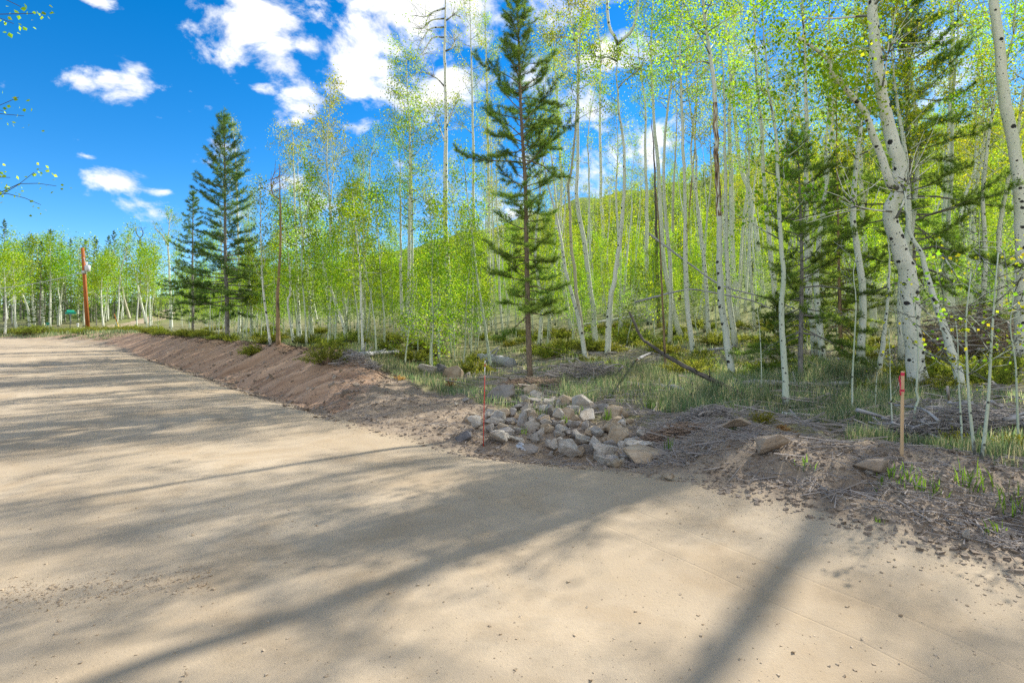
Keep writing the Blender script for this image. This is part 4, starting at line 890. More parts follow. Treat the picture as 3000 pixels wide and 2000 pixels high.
for (x_, y_), k_, lab_ in [((12.2, 16.6), 2, 'thin aspen added for shade, hidden behind the dense dark pine'), ((13.4, 16.0), 0, 'thin aspen added for shade between the straight pale aspen and the slash pile'), ((11.0, 15.4), 3, 'thin aspen added for shade just behind the trunk of the S-bent aspen'), ((14.2, 17.8), 1, 'thin aspen added for shade behind the slash pile beside the straight pale aspen'), ((9.3, 14.6), 3, 'thin aspen added for shade between the young pine and the S-bent aspen')]:
    thing('aspen_tree', lab_, 'tree', MID[k_], (x_, y_, zat(x_, y_)), x_ * 2.0, .95, 'tall aspens behind the conifers'); TAKEN.append((x_, y_, 1.0))  # extra aspens added so their crowns dapple the near road
# aspens added beyond the picture edge to dapple the road with shade
scatter(3, 3010, 3170, 9, 26, 14.5, 19.5, 1.6, MID, name='aspen_tree', label='thin white edge aspen added for shade', group='added shade aspens at the picture edge', sc=(.9, 1.1))
scatter(8, 3180, 4300, 10, 26, 9, 22, 2.2, MID, name='aspen_tree', label='roadside aspen added for shade just past the picture edge', group='added shade aspens past the picture edge', sc=(.95, 1.15))
scatter(22, 430, 700, 3.5, 40, 36, 80, 1.2, SAP, label='leafy roadside sapling', group='saplings beside the pointed pine', sc=(.8, 1.2))
# far wood round the junction
scatter(20, 20, 470, 6, 40, 66, 96, 2.0, FARASP, name='aspen_tree', label='leafy far aspen', group='aspens in the far wood', sc=(.65, .95))
for u, v, dd, k, top in [(12, 970, 92, 2, 642), (90, 968, 104, 0, 730), (148, 962, 108, 1, 672), (208, 958, 106, 0, 700), (180, 958, 100, 3, 712), (252, 955, 110, 1, 702), (284, 955, 108, 0, 702), (335, 950, 96, 2, 675), (318, 950, 100, 0, 690), (410, 950, 98, 1, 700), (450, 950, 100, 3, 722), (232, 958, 98, 3, 760), (60, 965, 96, 1, 745), (370, 950, 108, 3, 725)]:
    x = (u - CX) / F * dd; z = zat(x, dd); hgt = CAMH + (CY - top) / F * dd - z; h0 = (15, 12, 17, 9)[k]
    thing('spruce_tree', f'dark pointed spruce top above the far aspens {where(u, dd)}', 'tree', SPR[k], (x, dd, z), R3.uniform(0, 6.28), hgt / h0, 'spruces behind the far aspens')
scatter(30, -20, 480, 14, 60, 74, 108, 1.5, SPR, name='spruce_tree', label='dark spruce', group='spruces behind the far aspens', sc=(.45, .82))

# hillside wood: reads as one mass
def far_wood(name, label, n, region, dark=False, seed=1, hr=(4, 8)):
    rng = np.random.default_rng(seed); wood, crown = MB(), MB(); A, B, r = [], [], []; pts = []
    c = 0
    while c < n:
        x, y = region(rng); s, _ = edge_st(np.array([x]), np.array([y]))
        if s[0] < 42: continue
        z = zat(x, y); h = rng.uniform(*hr); c += 1
        A.append((x, y, z)); B.append((x + rng.normal() * .3, y, z + h)); r.append(.05 + .006 * h)
        m = 105; q = rng.uniform(.1 if not dark else .05, 1, m) ** .8
        rad = (np.sin(np.pi * (.12 + .8 * q)) if not dark else (1.02 - q)) * h * .19
        an = rng.uniform(0, 6.28, m); rr = rad * np.sqrt(rng.uniform(.1, 1, m))
        pts.append(np.stack([x + np.cos(an) * rr, y + np.sin(an) * rr, z + h * q * 1.03], -1))
    twigs3(wood, A, B, np.array(r), .02); kites(crown, np.concatenate(pts), .21, rng)
    o = new(name, None); tag(o, label, 'forest', kind='stuff')
    a = new('trunks', wood.mesh('trunks', M['aspen_bark'], False), o); a['kind'] = 'stuff'
    b = new('foliage', crown.mesh('foliage', M['needle_dark' if dark else 'aspen_leaf'], False), o); b['kind'] = 'stuff'
def reg_hill(rng):
    d = 40 + 100 * rng.uniform() ** .62; u = rng.uniform(1050, 3300); return (u - CX) / F * d, d
def reg_left(rng):
    d = rng.uniform(85, 150); u = rng.uniform(-100, 1150); return (u - CX) / F * d, d
far_wood('hillside_forest', 'bright green young aspen wood covering the hillside behind the stand', 2600, reg_hill, False, 1, (2.6, 5.0))
far_wood('distant_forest', 'mixed green wood closing the view behind the far trees', 420, reg_left, False, 2, (5, 9))


# ------------------------------------------------------------------ shrubs, grass and ground litter
def proto_juniper(seed, mat, w=.55, h=.42, nf=70, k=46, ln=.05, wd=.009):
    rng = np.random.default_rng(seed); wood, crown = MB(), MB(); P, A = [], []; a_, b_ = [], []
    for i in range(nf):
        az = rng.uniform(0, 6.28); e = rng.uniform(.15, 1.35); L = rng.uniform(.55, 1.0)
        d = np.array([math.cos(az) * math.cos(e) * w, math.sin(az) * math.cos(e) * w, math.sin(e) * h]) * L
        b = np.array([math.cos(az), math.sin(az), 0]) * rng.uniform(0, .25) * w
        C = catmull([b, b + d * .55 + np.array([0, 0, .04]), b + d + np.array([0, 0, .02])], 10)
        a_ += [C[0], C[5]]; b_ += [C[5], C[9]]
        for j in range(3, 10):
            P.append(C[j]); A.append(norm(C[j] - C[j - 1]))
            sd = norm(rdir(rng, 1)[0] + norm(C[j] - C[j - 1])); P.append(C[j] + sd * .05); A.append(sd)
    twigs3(wood, a_, b_, .006, .003); needles(crown, np.array(P), np.array(A), max(2, k // 14), ln, wd, rng, .6)
    return [('stem', wood.mesh('stem', M['twig_dark'], False)), ('foliage', crown.mesh('foliage', M[mat], False))]
JUN = [proto_juniper(1000 + i, 'juniper', .6 + .1 * i, .36 + .05 * i, 80, 60) for i in range(3)]
OLV = [proto_juniper(1010 + i, 'juniper_olive', .45, .5, 46, 50, .045, .008) for i in range(2)]
DEADJ = [proto_juniper(1020, 'dead_needle', .3, .42, 22, 40, .04, .008), proto_juniper(1021, 'straw_needle', .4, .28, 26, 60, .06, .010)]

def shrub(u, v, wpx, proto, label, name='juniper_shrub', half=.62, group=None, zs=1.0):
    b = hit(u, v); sc = wpx * b[1] / F / (2 * half)
    thing(name, label, 'shrub', proto, b - np.array([0, 0, .03]), R3.uniform(0, 6.28), (sc, sc, sc * zs), group)
    TAKEN.append((b[0], b[1], .5))
shrub(955, 1066, 120, JUN[2], 'large spiky juniper on the lip of the cut bank beside the weathered log', zs=1.5)
shrub(1395, 1098, 105, JUN[1], 'juniper shrub between the tan boulder and the red marker rod', zs=1.6)
shrub(742, 1040, 90, JUN[0], 'juniper shrub at the foot of the big pointed pine', zs=1.3)
shrub(1265, 1075, 60, JUN[0], 'low juniper behind the pale boulders beside the wavy sapling', zs=1.2)
shrub(2232, 1238, 95, OLV[0], 'olive juniper on top of the earth mound beside the white log', half=.45, zs=.7)
shrub(2792, 1312, 100, OLV[1], 'small olive-gold juniper bush in front of the grey brush pile', half=.45, zs=1.1)
shrub(2975, 1325, 120, OLV[0], 'golden juniper clump by the forked sapling at the picture edge', half=.45, zs=.9)
shrub(2440, 1262, 50, OLV[1], 'tiny yellow-green juniper below the white log end', half=.45, zs=.7)
shrub(2545, 1150, 130, JUN[1], 'spreading dark juniper behind the survey stake', zs=1.0)
shrub(2660, 1185, 90, JUN[0], 'low dark juniper at the foot of the S-bent aspen', zs=1.0)
shrub(2880, 1125, 190, JUN[2], 'broad pale-green juniper bed below the brown brush pile', zs=.9)
shrub(2100, 1010, 110, JUN[1], 'yellow-green juniper behind the scarred aspen', zs=1.3)
shrub(1850, 1010, 130, JUN[2], 'wide juniper under the leaning Y-forked aspen', zs=1.1)
shrub(1620, 1050, 110, JUN[2], 'wide pale juniper just behind the trunk of the tall pine', zs=1.2)
shrub(1322, 1133, 44, DEADJ[0], 'rust-orange dead juniper seedling on the bare dirt', 'dead_shrub', half=.3, zs=1.0)
shrub(2290, 1262, 75, DEADJ[1], 'straw-coloured dead juniper sprays on the earth mound', 'dead_shrub', half=.4, zs=.9)
shrub(1168, 1112, 26, DEADJ[1], 'small straw-coloured dead sprig near the pale boulder', 'dead_shrub', half=.3, zs=1.4)
R3 = np.random.default_rng(70); TAKEN = [t for t in TAKEN if t[1] < 30]
scatter(46, 420, 1400, 2.7, 9, 12, 50, .55, JUN, (.7, 1.25), 'juniper_shrub', 'olive bank-top juniper', 'shrub', 'junipers along the cut bank', tilt=.1)
scatter(70, 1400, 2560, 8.5, 24, 13, 34, .6, JUN, (.7, 1.2), 'juniper_shrub', 'low stand juniper', 'shrub', 'junipers in the middle stand', tilt=.1)
scatter(20, 2560, 3020, 8.5, 20, 10, 24, .6, JUN, (.6, 1.1), 'juniper_shrub', 'low juniper by the brush', 'shrub', 'junipers round the brush piles', tilt=.1)
scatter(40, 0, 480, 2.5, 11, 48, 78, .9, JUN, (1.2, 2.2), 'juniper_shrub', 'low verge juniper', 'shrub', 'junipers near the junction', tilt=.05)

def fit(n, box, test, rng):
    """random ground points that pass a test, as an array"""
    out = []; c = 0
    while c < n:
        u = rng.uniform(box[0], box[1], 6000); d = box[2] + (box[3] - box[2]) * rng.uniform(size=6000) ** box[4]
        x = (u - CX) / F * d; s, t = edge_st(x, d); k = test(x, d, s, rng.uniform(size=6000), u)
        p = np.stack([x[k], d[k], terrain(x[k], d[k])], -1); out.append(p); c += len(p)
    return np.concatenate(out)[:n]

def blades(mb, P, h, w, rng, bend=.35):
    m = len(P); h = h * rng.uniform(.5, 1.3, (m, 1)); az = rng.uniform(0, 6.28, m)
    sd = np.stack([np.cos(az), np.sin(az), np.zeros(m)], -1) * w
    b = norm(rng.normal(size=(m, 3)) * np.array([1, 1, 0])) * bend * h * rng.uniform(.1, 1, (m, 1))
    up = np.array([[0, 0, 1.0]])
    V = np.stack([P - sd, P + sd, P + sd * .8 + up * h * .55 + b * .35, P - sd * .8 + up * h * .55 + b * .35, P + up * h * .95 + b], 1).reshape(-1, 3)
    o = np.arange(m)[:, None] * 5
    mb.add(V, o + np.array([[0, 1, 2, 3]]), o + np.array([[3, 2, 4]]))

def build_grass():
    rng = np.random.default_rng(11)
    mb = MB()
    g1 = fit(26000, (1640, 2700, 8.6, 17, 1.0), lambda x, y, s, r, u: (s + 3 * fbm(x * .9, y * .9, 3, 91) > 4.6) & (s < 11) & (r < .25 + 1.8 * np.clip(fbm(x * .8, y * .8, 3, 61) + .28, 0, 1)), rng)
    blades(mb, g1, (.16 + .5 * np.clip(fbm(g1[:, 0] * .9, g1[:, 1] * .9, 3, 71) + .3, 0, 1))[:, None], .005, rng, .55)
    g2 = fit(20000, (420, 1700, 9, 40, 1.2), lambda x, y, s, r, u: (s + 1.2 * fbm(x * .9, y * .9, 3, 93) > 3.1) & (s < 9) & (r < 2.4 * np.clip(fbm(x * .6, y * .6, 3, 62) + .2, 0, 1)), rng)
    blades(mb, g2, .17, .007, rng)
    g3 = fit(20000, (1300, 3050, 12, 40, 1.2), lambda x, y, s, r, u: (s > 9) & (s < 30) & (r < 2.4 * np.clip(fbm(x * .5, y * .5, 3, 63) + .22, 0, 1)), rng)
    blades(mb, g3, .22, .008, rng)
    g4 = fit(9000, (2480, 3050, 5.5, 13, 1.0), lambda x, y, s, r, u: (s + 3 * fbm(x * .9, y * .9, 3, 92) > 3.6) & (s < 9) & (r < 2.0 * np.clip(fbm(x * 1.2, y * 1.2, 3, 64) + .2, 0, 1)), rng)
    blades(mb, g4, .19, .005, rng)
    g5 = fit(9000, (0, 450, 46, 80, 1.0), lambda x, y, s, r, u: (s > .3) & (s < 14), rng)
    blades(mb, g5, .3, .02, rng)
    o = new('grass', mb.mesh('grass', M['grass'], False)); tag(o, 'grey-green and straw grass growing between the trunks and logs', 'grass', kind='stuff')
    mb = MB()
    for u, v, n, hh, sp in [(1910, 1205, 70, .26, .09), (1585, 1228, 26, .2, .05), (1700, 1215, 22, .17, .05), (1780, 1232, 22, .2, .04), (1655, 1240, 16, .16, .04), (1530, 1272, 14, .12, .03), (1955, 1320, 12, .16, .03), (2150, 1262, 16, .12, .04), (2625, 1400, 45, .09, .10), (2848, 1425, 30, .16, .06), (2700, 1425, 24, .12, .08), (2360, 1372, 14, .1, .04), (2570, 1528, 8, .04, .02), (2920, 1560, 12, .08, .05), (2985, 1500, 40, .16, .1), (1690, 1195, 10, .12, .03), (1620, 1195, 12, .16, .04), (2740, 1460, 14, .08, .05)]:
        b = hit(u, v); P = b + rng.normal(size=(n, 3)) * np.array([sp, sp, 0]); P[:, 2] = terrain(P[:, 0], P[:, 1]); blades(mb, P, hh, .006, rng, .5)
    o = new('fresh_grass', mb.mesh('fresh_grass', M['fresh_grass'], False)); tag(o, 'bright fresh green grass tufts sprouting among the rocks and bare dirt', 'grass', kind='stuff')
build_grass()

def small_rocks(mb, P, size, rng):
    """blunt little stones and clods: jittered blocks, each turned and flattened its own way"""
    m = len(P); c8 = np.array([(x, y, z) for x in (-1, 1) for y in (-1, 1) for z in (-1, 1)], float)
    V = c8[None] * (1 + rng.uniform(-.45, .35, (m, 8, 3))) * np.stack([np.ones(m), rng.uniform(.55, 1, m), rng.uniform(.35, .75, m)], -1)[:, None, :] * size[:, None, None] * .72
    a = rng.uniform(0, 6.28, m); c, s = np.cos(a)[:, None], np.sin(a)[:, None]; t = rng.normal(size=m)[:, None] * .35
    X, Y, Z = V[..., 0], V[..., 1], V[..., 2] + V[..., 0] * t
    V = np.stack([X * c - Y * s, X * s + Y * c, Z], -1) + P[:, None, :]
    f = np.array([(0, 1, 3, 2), (4, 6, 7, 5), (0, 4, 5, 1), (2, 3, 7, 6), (0, 2, 6, 4), (1, 5, 7, 3)])
    mb.add(V.reshape(-1, 3), (np.arange(m)[:, None, None] * 8 + f[None]).reshape(-1, 4))

def build_litter():
    rng = np.random.default_rng(12)
    # gravel on the road: sparse, denser on its loose shoulder
    mb = MB()
    p = fit(6000, (-100, 3100, 2.3, 16, 1.4), lambda x, y, s, r, u: (s < .1) & (s > -7) & (r < .12 + .9 * np.exp(-(s / .5) ** 2)), rng)
    q = fit(1500, (0, 620, 2.6, 4.2, 1.0), lambda x, y, s, r, u: (np.exp(-((y - 3.35 - .25 * (x + 2.6)) / .16) ** 2) > r), rng)
    p = np.concatenate([p, q]); small_rocks(mb, p, np.minimum(.0025 + .003 * rng.pareto(2.4, len(p)), .013), rng)
    o = new('road_gravel', mb.mesh('road_gravel', M['rock_tan'], False)); tag(o, 'small loose stones scattered over the packed dirt road', 'gravel', kind='stuff')
    mb = MB()
    p = fit(15000, (900, 3100, 3.0, 16, 1.3), lambda x, y, s, r, u: (s > -.15) & (s < 4.8) & (bank_h(x, y) < .6) & (r < .3 + 1.4 * np.clip(fbm(x * 1.5, y * 1.5, 3, 66) + .2, 0, 1)), rng)
    small_rocks(mb, p, np.minimum(.006 + .010 * rng.pareto(2.0, len(p)), .032), rng)
    p = fit(4500, (430, 1200, 8, 40, 1.2), lambda x, y, s, r, u: (s > -.2) & (s < 3.1) & (bank_h(x, y) > .3) & (r < .4 + np.exp(-((s - .2) / .4) ** 2)), rng); small_rocks(mb, p, np.minimum(.010 + .014 * rng.pareto(2.2, len(p)), .09), rng)
    o = new('dirt_clods', mb.mesh('dirt_clods', M['clod'], False)); tag(o, 'crumbly clods and pebbles in the turned soil along the road', 'rubble', kind='stuff')
    mb = MB()
    p = fit(12000, (960, 3100, 3.4, 17, 1.2), lambda x, y, s, r, u: (s > .25) & (s < 7) & (bank_h(x, y) < .7) & (r < .15 + 2.2 * np.clip(fbm(x * 1.1, y * 1.1, 3, 67) + .12, 0, 1)), rng)
    p2 = fit(5000, (1850, 2220, 6.2, 10.5, 1.0), lambda x, y, s, r, u: (s > .4) & (s < 5), rng)
    p3 = fit(3000, (450, 3000, 14, 34, 1.0), lambda x, y, s, r, u: (s > 3) & (s < 20), rng)
    p = np.concatenate([p, p2, p3]); m = len(p); az = rng.uniform(0, 6.28, m); L = np.minimum(.05 + .07 * rng.pareto(2.2, m), .6)
    dd = np.stack([np.cos(az), np.sin(az), rng.normal(size=m) * .18], -1) * L[:, None]
    A = p - dd * .5 + np.array([0, 0, .012]); B = p + dd * .5 + np.array([0, 0, .02]); A[:, 2] = np.maximum(A[:, 2], p[:, 2] - .01); B[:, 2] = np.maximum(B[:, 2], p[:, 2] - .01)
    twigs3(mb, A, B, .0035 + .006 * L, .002 + .004 * L)
    k = 2600; tt = fit(k, (430, 1300, 9, 42, 1.0), lambda x, y, s, r, u: (s > 2.2) & (s < 3.3) & (bank_h(x, y) > .25), rng); az = rng.uniform(0, 6.28, k)
    dv = np.stack([np.cos(az) * .5 - .4, np.sin(az) * .5 - .4, rng.uniform(-.6, .5, k)], -1) * rng.uniform(.06, .28, (k, 1)); fr = MB(); twigs3(fr, tt + np.array([0, 0, .02]), tt + dv + np.array([0, 0, .03]), .010, .004)
    o = new('root_litter', fr.mesh('root_litter', M['twig_dark'], False)); tag(o, 'dark torn roots fringing the top of the cut bank', 'litter', kind='stuff')
    k = 3200; pp = fit(k, (1350, 3050, 8, 22, 1.1), lambda x, y, s, r, u: (s > 3.6) & (s < 15), rng); az = rng.uniform(0, 6.28, k); L = rng.uniform(.3, 1.3, k) ** 1.3
    dv = np.stack([np.cos(az), np.sin(az) * .6, rng.normal(size=k) * .16], -1) * L[:, None]; A = pp - dv * .5; B = pp + dv * .5
    for E in (A, B): E[:, 2] = np.maximum(E[:, 2], terrain(E[:, 0], E[:, 1])) + .03
    twigs3(mb, A, B, .005 + .012 * L * rng.uniform(.3, 1.4, k), .003)
    o = new('twig_litter', mb.mesh('twig_litter', M['stick'], False)); tag(o, 'broken twigs and bark litter strewn over the bare soil', 'litter', kind='stuff')
M['clod'] = rock_mat('clod', (0.16, 0.12, 0.085), (0.40, 0.33, 0.26), 0.2)
build_litter()


# ------------------------------------------------------------------ rocks
def rock_mesh(seed, mat, flat=.7, npts=15):
    rng = np.random.default_rng(seed); bm = bmesh.new()
    for p in rdir(rng, npts): bm.verts.new(Vector(p * rng.uniform(.82, 1.05)) * .5)
    r = bmesh.ops.convex_hull(bm, input=bm.verts); bmesh.ops.delete(bm, geom=list(set(r.get('geom_interior', []) + r.get('geom_unused', []))), context='VERTS')
    bmesh.ops.dissolve_limit(bm, angle_limit=math.radians(9), verts=bm.verts, edges=bm.edges)
    bmesh.ops.bevel(bm, geom=list(bm.edges), offset=.028, segments=1, affect='EDGES', clamp_overlap=True)
    bmesh.ops.triangulate(bm, faces=bm.faces)
    for v in bm.verts:
        v.co += Vector(rng.normal(size=3)) * .006; v.co.z *= flat
    me = bpy.data.meshes.new('rock'); bm.to_mesh(me); bm.free(); me.materials.append(M[mat]); return me
RK = {k: [rock_mesh(sd * 10 + i, 'rock_' + k, (.62, .75, .9, .5)[i % 4], (14, 12, 16, 11)[i % 4]) for i in range(6)] for sd, k in ((1, 'grey'), (2, 'tan'), (3, 'light'), (4, 'dark'), (5, 'earth'))}

RR = np.random.default_rng(77)
def rock(u, v, wpx, hpx, tone, label, group=None, name='rock', sink=.22, k=None):
    b = hit(u, v); d = b[1]; w = wpx * d / F; h = hpx * d / F
    me = RK[tone][RR.integers(6) if k is None else k]
    zr = max(abs(vv.co.z) for vv in me.vertices)
    sz = max(.5 * h, .18 * w) / zr * 1.12
    o = new(name, me, None, (b[0], b[1] + .35 * w, b[2] + max(.5 * h, .18 * w) * (1.08 - sink * 2) + .02), (RR.normal() * .16, RR.normal() * .16, RR.uniform(0, 6.28)), (w * 1.55, w * RR.uniform(1.0, 1.35), sz * 1.3))
    tag(o, label, 'rock', group); return o
K = .3189
ROCKS = [  # centre x, bottom y, width, height in the close-up of the pile; tone; label (None: one of many)
    (520, 392, 262, 125, 'grey', 'large flat-topped grey boulder beside the red marker rod'), (795, 342, 150, 92, 'tan', 'rounded tan rock at the very back of the rock pile under the pine'), (890, 385, 170, 66, 'light', None), (610, 424, 110, 50, 'tan', None),
    (745, 425, 110, 74, 'grey', None), (800, 412, 52, 46, 'dark', None), (850, 442, 140, 62, 'grey', None), (980, 432, 84, 62, 'grey', None), (1130, 452, 122, 92, 'tan', 'squarish orange-tan rock next to the pale wedge at the back of the pile'),
    (1270, 490, 172, 135, 'light', 'big pale wedge-shaped rock at the grassy back edge of the pile'), (1465, 512, 120, 82, 'grey', None), (1582, 560, 142, 105, 'tan', 'tan block standing alone at the grassy corner of the pile'), (1050, 475, 92, 86, 'light', None), (915, 486, 120, 66, 'light', None),
    (790, 500, 130, 76, 'light', None), (690, 488, 92, 52, 'grey', None), (515, 582, 150, 80, 'light', None), (640, 556, 82, 66, 'grey', None), (750, 640, 112, 140, 'grey', 'upright grey rock with a pointed top in the middle of the pile'), (835, 580, 82, 62, 'tan', None),
    (970, 538, 112, 96, 'light', None), (1050, 568, 92, 92, 'light', None), (1140, 580, 112, 112, 'tan', None), (1195, 520, 110, 86, 'light', None), (918, 622, 112, 80, 'tan', 'orange-faced angular rock in the centre of the pile'), (930, 672, 112, 72, 'tan', None),
    (310, 610, 172, 62, 'light', 'long pale rock crossed by the red marker rod'), (450, 618, 132, 50, 'light', None), (300, 652, 112, 52, 'light', None), (410, 688, 114, 76, 'grey', None), (530, 626, 100, 42, 'light', None), (620, 626, 92, 66, 'grey', None), (520, 672, 112, 42, 'light', None),
    (612, 682, 82, 54, 'light', None), (700, 700, 132, 56, 'grey', None), (812, 690, 122, 96, 'light', None), (180, 772, 142, 86, 'dark', 'dark blue-grey rock at the sandy edge before the marker rod'), (490, 792, 212, 100, 'light', 'broad pale slab lying just past the marker rod'), (670, 782, 112, 52, 'light', None),
    (850, 768, 82, 56, 'grey', None), (1060, 748, 92, 58, 'light', None), (1330, 585, 204, 84, 'light', 'long low pale rock near the fresh grass tuft'), (1190, 642, 102, 62, 'grey', None), (1290, 662, 112, 86, 'grey', None), (1130, 700, 92, 52, 'grey', None), (1222, 738, 112, 52, 'grey', None),
    (1402, 732, 152, 66, 'light', None), (1270, 788, 192, 72, 'light', None), (1390, 676, 92, 46, 'tan', None), (1622, 800, 176, 168, 'tan', 'biggest tan boulder sitting proud of the pile beside the dark twigs'), (1520, 782, 72, 62, 'tan', None), (1420, 838, 142, 90, 'light', None), (980, 862, 132, 76, 'light', None),
    (1110, 826, 132, 62, 'light', None), (1140, 918, 252, 125, 'light', 'wide pale slab at the front of the pile along the sand'), (1300, 900, 132, 96, 'grey', 'dark-faced grey rock between the two pale front slabs'), (1560, 852, 182, 76, 'grey', None), (1740, 818, 152, 66, 'light', None), (1820, 885, 202, 100, 'light', None),
    (1500, 938, 282, 115, 'light', 'long flat pale slab at the front beside the yellow-tan rock'), (1885, 978, 345, 140, 'tan', 'large yellow-tan rock with a pointed end at the sandy front of the pile'), (1540, 980, 132, 66, 'grey', None), (1640, 980, 122, 56, 'light', None), (1420, 962, 82, 42, 'light', None), (1220, 936, 92, 42, 'light', None),
    (790, 880, 142, 66, 'grey', None), (1010, 925, 102, 46, 'light', None), (82, 205, 165, 135, 'tan', 'tan boulder with a sloping face beside the juniper shrub'), (215, 185, 62, 58, 'grey', None), (112, 445, 52, 30, 'light', None), (205, 410, 60, 36, 'grey', None), (250, 420, 44, 36, 'grey', None), (425, 395, 44, 36, 'grey', None)]
TONE = dict(grey='grey', light='pale', tan='tan', dark='dark')
def pile_rock(u, v, w, h, tone, lab=None):
    if lab: return rock(u, v, w, h, tone, lab)
    row = 'back' if v < 1215 else 'middle' if v < 1290 else 'front'
    col = 'near the red marker rod' if u < 1480 else 'below the tall pine' if u < 1620 else 'beside the pale wedge rock' if u < 1740 else 'beside the biggest tan boulder' if u < 1850 else 'by the dark twig tangle'
    size = 'small' if w < 24 else 'medium' if w < 40 else 'large'
    rock(u, v, w, h, tone, f'{size} {TONE[tone]} broken stone in the {row} of the rock pile {col}', 'stones of the rock pile')
for x, y, w, h, tone, lab in ROCKS: pile_rock(1300 + x * K, 1050 + y * K, w * K, h * K, tone, lab)
for k in range(150):
    u = RR.uniform(1360, 1920); v = RR.uniform(1165, 1378); w = RR.uniform(16, 42)
    if (abs(u - 1416) < 40 and v > 1255) or (1480 < u < 1560 and v > 1290) or v > 1300 + (u - 1360) * .16 or v < 1165 + abs(u - 1600) * .22: continue
    pile_rock(u, v, w, w * RR.uniform(.45, .75), str(RR.choice(['grey', 'light', 'tan', 'light', 'tan'])))
K2 = .2551
rock(1000 + 975 * K2, 1000 + 375 * K2, 165 * K2, 130 * K2, 'light', 'pale streaked boulder at the end of the three-boulder row', name='boulder')
rock(1000 + 1100 * K2, 1000 + 395 * K2, 175 * K2, 135 * K2, 'dark', 'nearly black boulder in the middle of the three-boulder row', name='boulder')
rock(2270, 1332, 80, 40, 'earth', 'brown half-buried boulder overhanging a small hole in the bare dirt', name='boulder', sink=.1)
rock(2165, 1268, 80, 30, 'earth', 'low rounded earth-covered rock on top of the dirt mound', name='boulder', sink=.3)
rock(2573, 1392, 96, 44, 'earth', 'flat-topped dirt-covered block at the foot of the survey stake', name='boulder', sink=.3, k=3)
rock(2548, 1405, 27, 14, 'light', 'smooth whitish cobble in front of the flat-topped block', sink=.2)
rock(2850, 1598, 32, 24, 'light', 'round pale cobble in the crumbly verge near the picture corner', sink=.2)
rock(2500, 1312, 16, 10, 'light', 'small white stone on the dirt between mound and stake', sink=.2)
rock(1960, 1410, 34, 16, 'tan', 'tan stone half sunk in the sand past the yellow-tan rock')


# ------------------------------------------------------------------ logs, sticks and brush piles
def log(label, pts, w, mat='weathered', taper=.75, lift=0.0, d=None, stubs=3, endcap='butt_wood', name='fallen_log', dl=None, cat='log'):
    """pts in photo pixels with either the ground point or an explicit distance per point"""
    rng = nrng(); P = []
    for i, p in enumerate(pts):
        if len(p) == 3: P.append(at(*p))
        else:
            q = hit(p[0], p[1] + w * .4); P.append(q + np.array([0, 0, .45 * w * q[1] / F + lift]))
    P = np.array(P); b = P[0].copy(); b[2] = zat(b[0], b[1])
    if abs(P[0][1] - P[-1][1]) < 4 and all(len(p) == 2 for p in pts): P[:, 1] = np.linspace(P[0][1], P[-1][1], len(P))
    r0 = .5 * w * P[:, 1].mean() / F; mb = MB(); n = max(10, len(P) * 5); C = catmull(P - b, n)
    C += rng.normal(size=C.shape) * r0 * .06
    tube(mb, C, np.linspace(r0, r0 * taper, n) * (1 + rng.normal(size=n) * .04), 10, wob=lambda i, a: 1 + .07 * np.sin(2 * a[None, :] + i[:, None] * .4) + .04 * np.sin(5 * a[None, :] - i[:, None] * .9))
    parts = [('stem', mb.mesh('stem', M[mat]))]
    for k in range(stubs):
        i = rng.integers(1, n - 2); dr = norm(rdir(rng, 1)[0] * np.array([1, 1, .3]) + np.array([0, 0, .6])); sb = MB(); L = rng.uniform(1.5, 5) * r0 + .05
        tube(sb, np.array([C[i], C[i] + dr * L * .6, C[i] + dr * L + rdir(rng, 1)[0] * .02]), [r0 * .3, r0 * .22, r0 * .12], 6); parts.append(('branch_stub', sb.mesh('branch_stub', M[mat])))
    return thing(name, label, cat, parts, b)

log('silver-grey log with a hooked end lying across the tall grass', [(2140, 1132), (2152, 1106), (2206, 1110), (2283, 1120), (2385, 1128), (2492, 1126)], 23, 'weathered', .7)
log('charred diagonal trunk leaning down into the tall green grass', [(2182, 1160, 11.0), (2104, 1122, 11.4), (2028, 1084, 11.9), (1951, 1041, 12.6), (1900, 1006, 13.2), (1882, 993, 13.5), (1860, 950, 13.7), (1844, 913, 13.9)], 15, 'charred', .45, stubs=4)
wl = log('white-barked log with a black hollow end below the lodgepole pine', [(2292, 1214), (2350, 1218), (2436, 1230)], 17, 'white_log', 1.1, stubs=0)
we = log('', [(2436, 1232), (2462, 1236)], 16, 'charred', .6, stubs=2, name='log_end')
for c_, n_ in zip(list(we.children), ('hollow_end', 'splinter', 'splinter')):
    c_.parent = wl; c_.location = we.location - wl.location; c_.name = n_
bpy.data.objects.remove(we)
log('rotten grey log half sunk in the grass below the silver-grey log', [(2385, 1157), (2440, 1160), (2496, 1165)], 16, 'grey_bark', .9, stubs=1)
log('curving bleached root branch lying behind the rock pile', [(1838, 1124), (1872, 1130), (1906, 1130), (1954, 1126), (1985, 1140), (2003, 1154)], 15, 'weathered', .6, stubs=3)
log('short stripped upright limb standing in the curving bleached root', [(1886, 1145), (1878, 1125), (1866, 1095), (1862, 1060), (1868, 1052, 11.3)], 8, 'snag', .6, stubs=1, name='broken_branch', cat='branch')
log('long grey log behind the survey stake among the junipers', [(2424, 1058), (2470, 1050), (2540, 1048), (2660, 1042)], 13, 'weathered', .7)
log('weathered grey log along the edge of the grass patch above the bank', [(1002, 1052), (1060, 1040), (1110, 1036), (1165, 1032)], 15, 'weathered', .8, stubs=5)
log('hollow uprooted log with a ragged dark root end beside the pine', [(1405, 1050), (1450, 1056), (1498, 1066)], 26, 'weathered', 1.25, stubs=6)
log('one of two bleached logs lying close together under the leaning aspen', [(1720, 1036), (1760, 1034), (1805, 1034)], 8, 'weathered', .9, stubs=1)
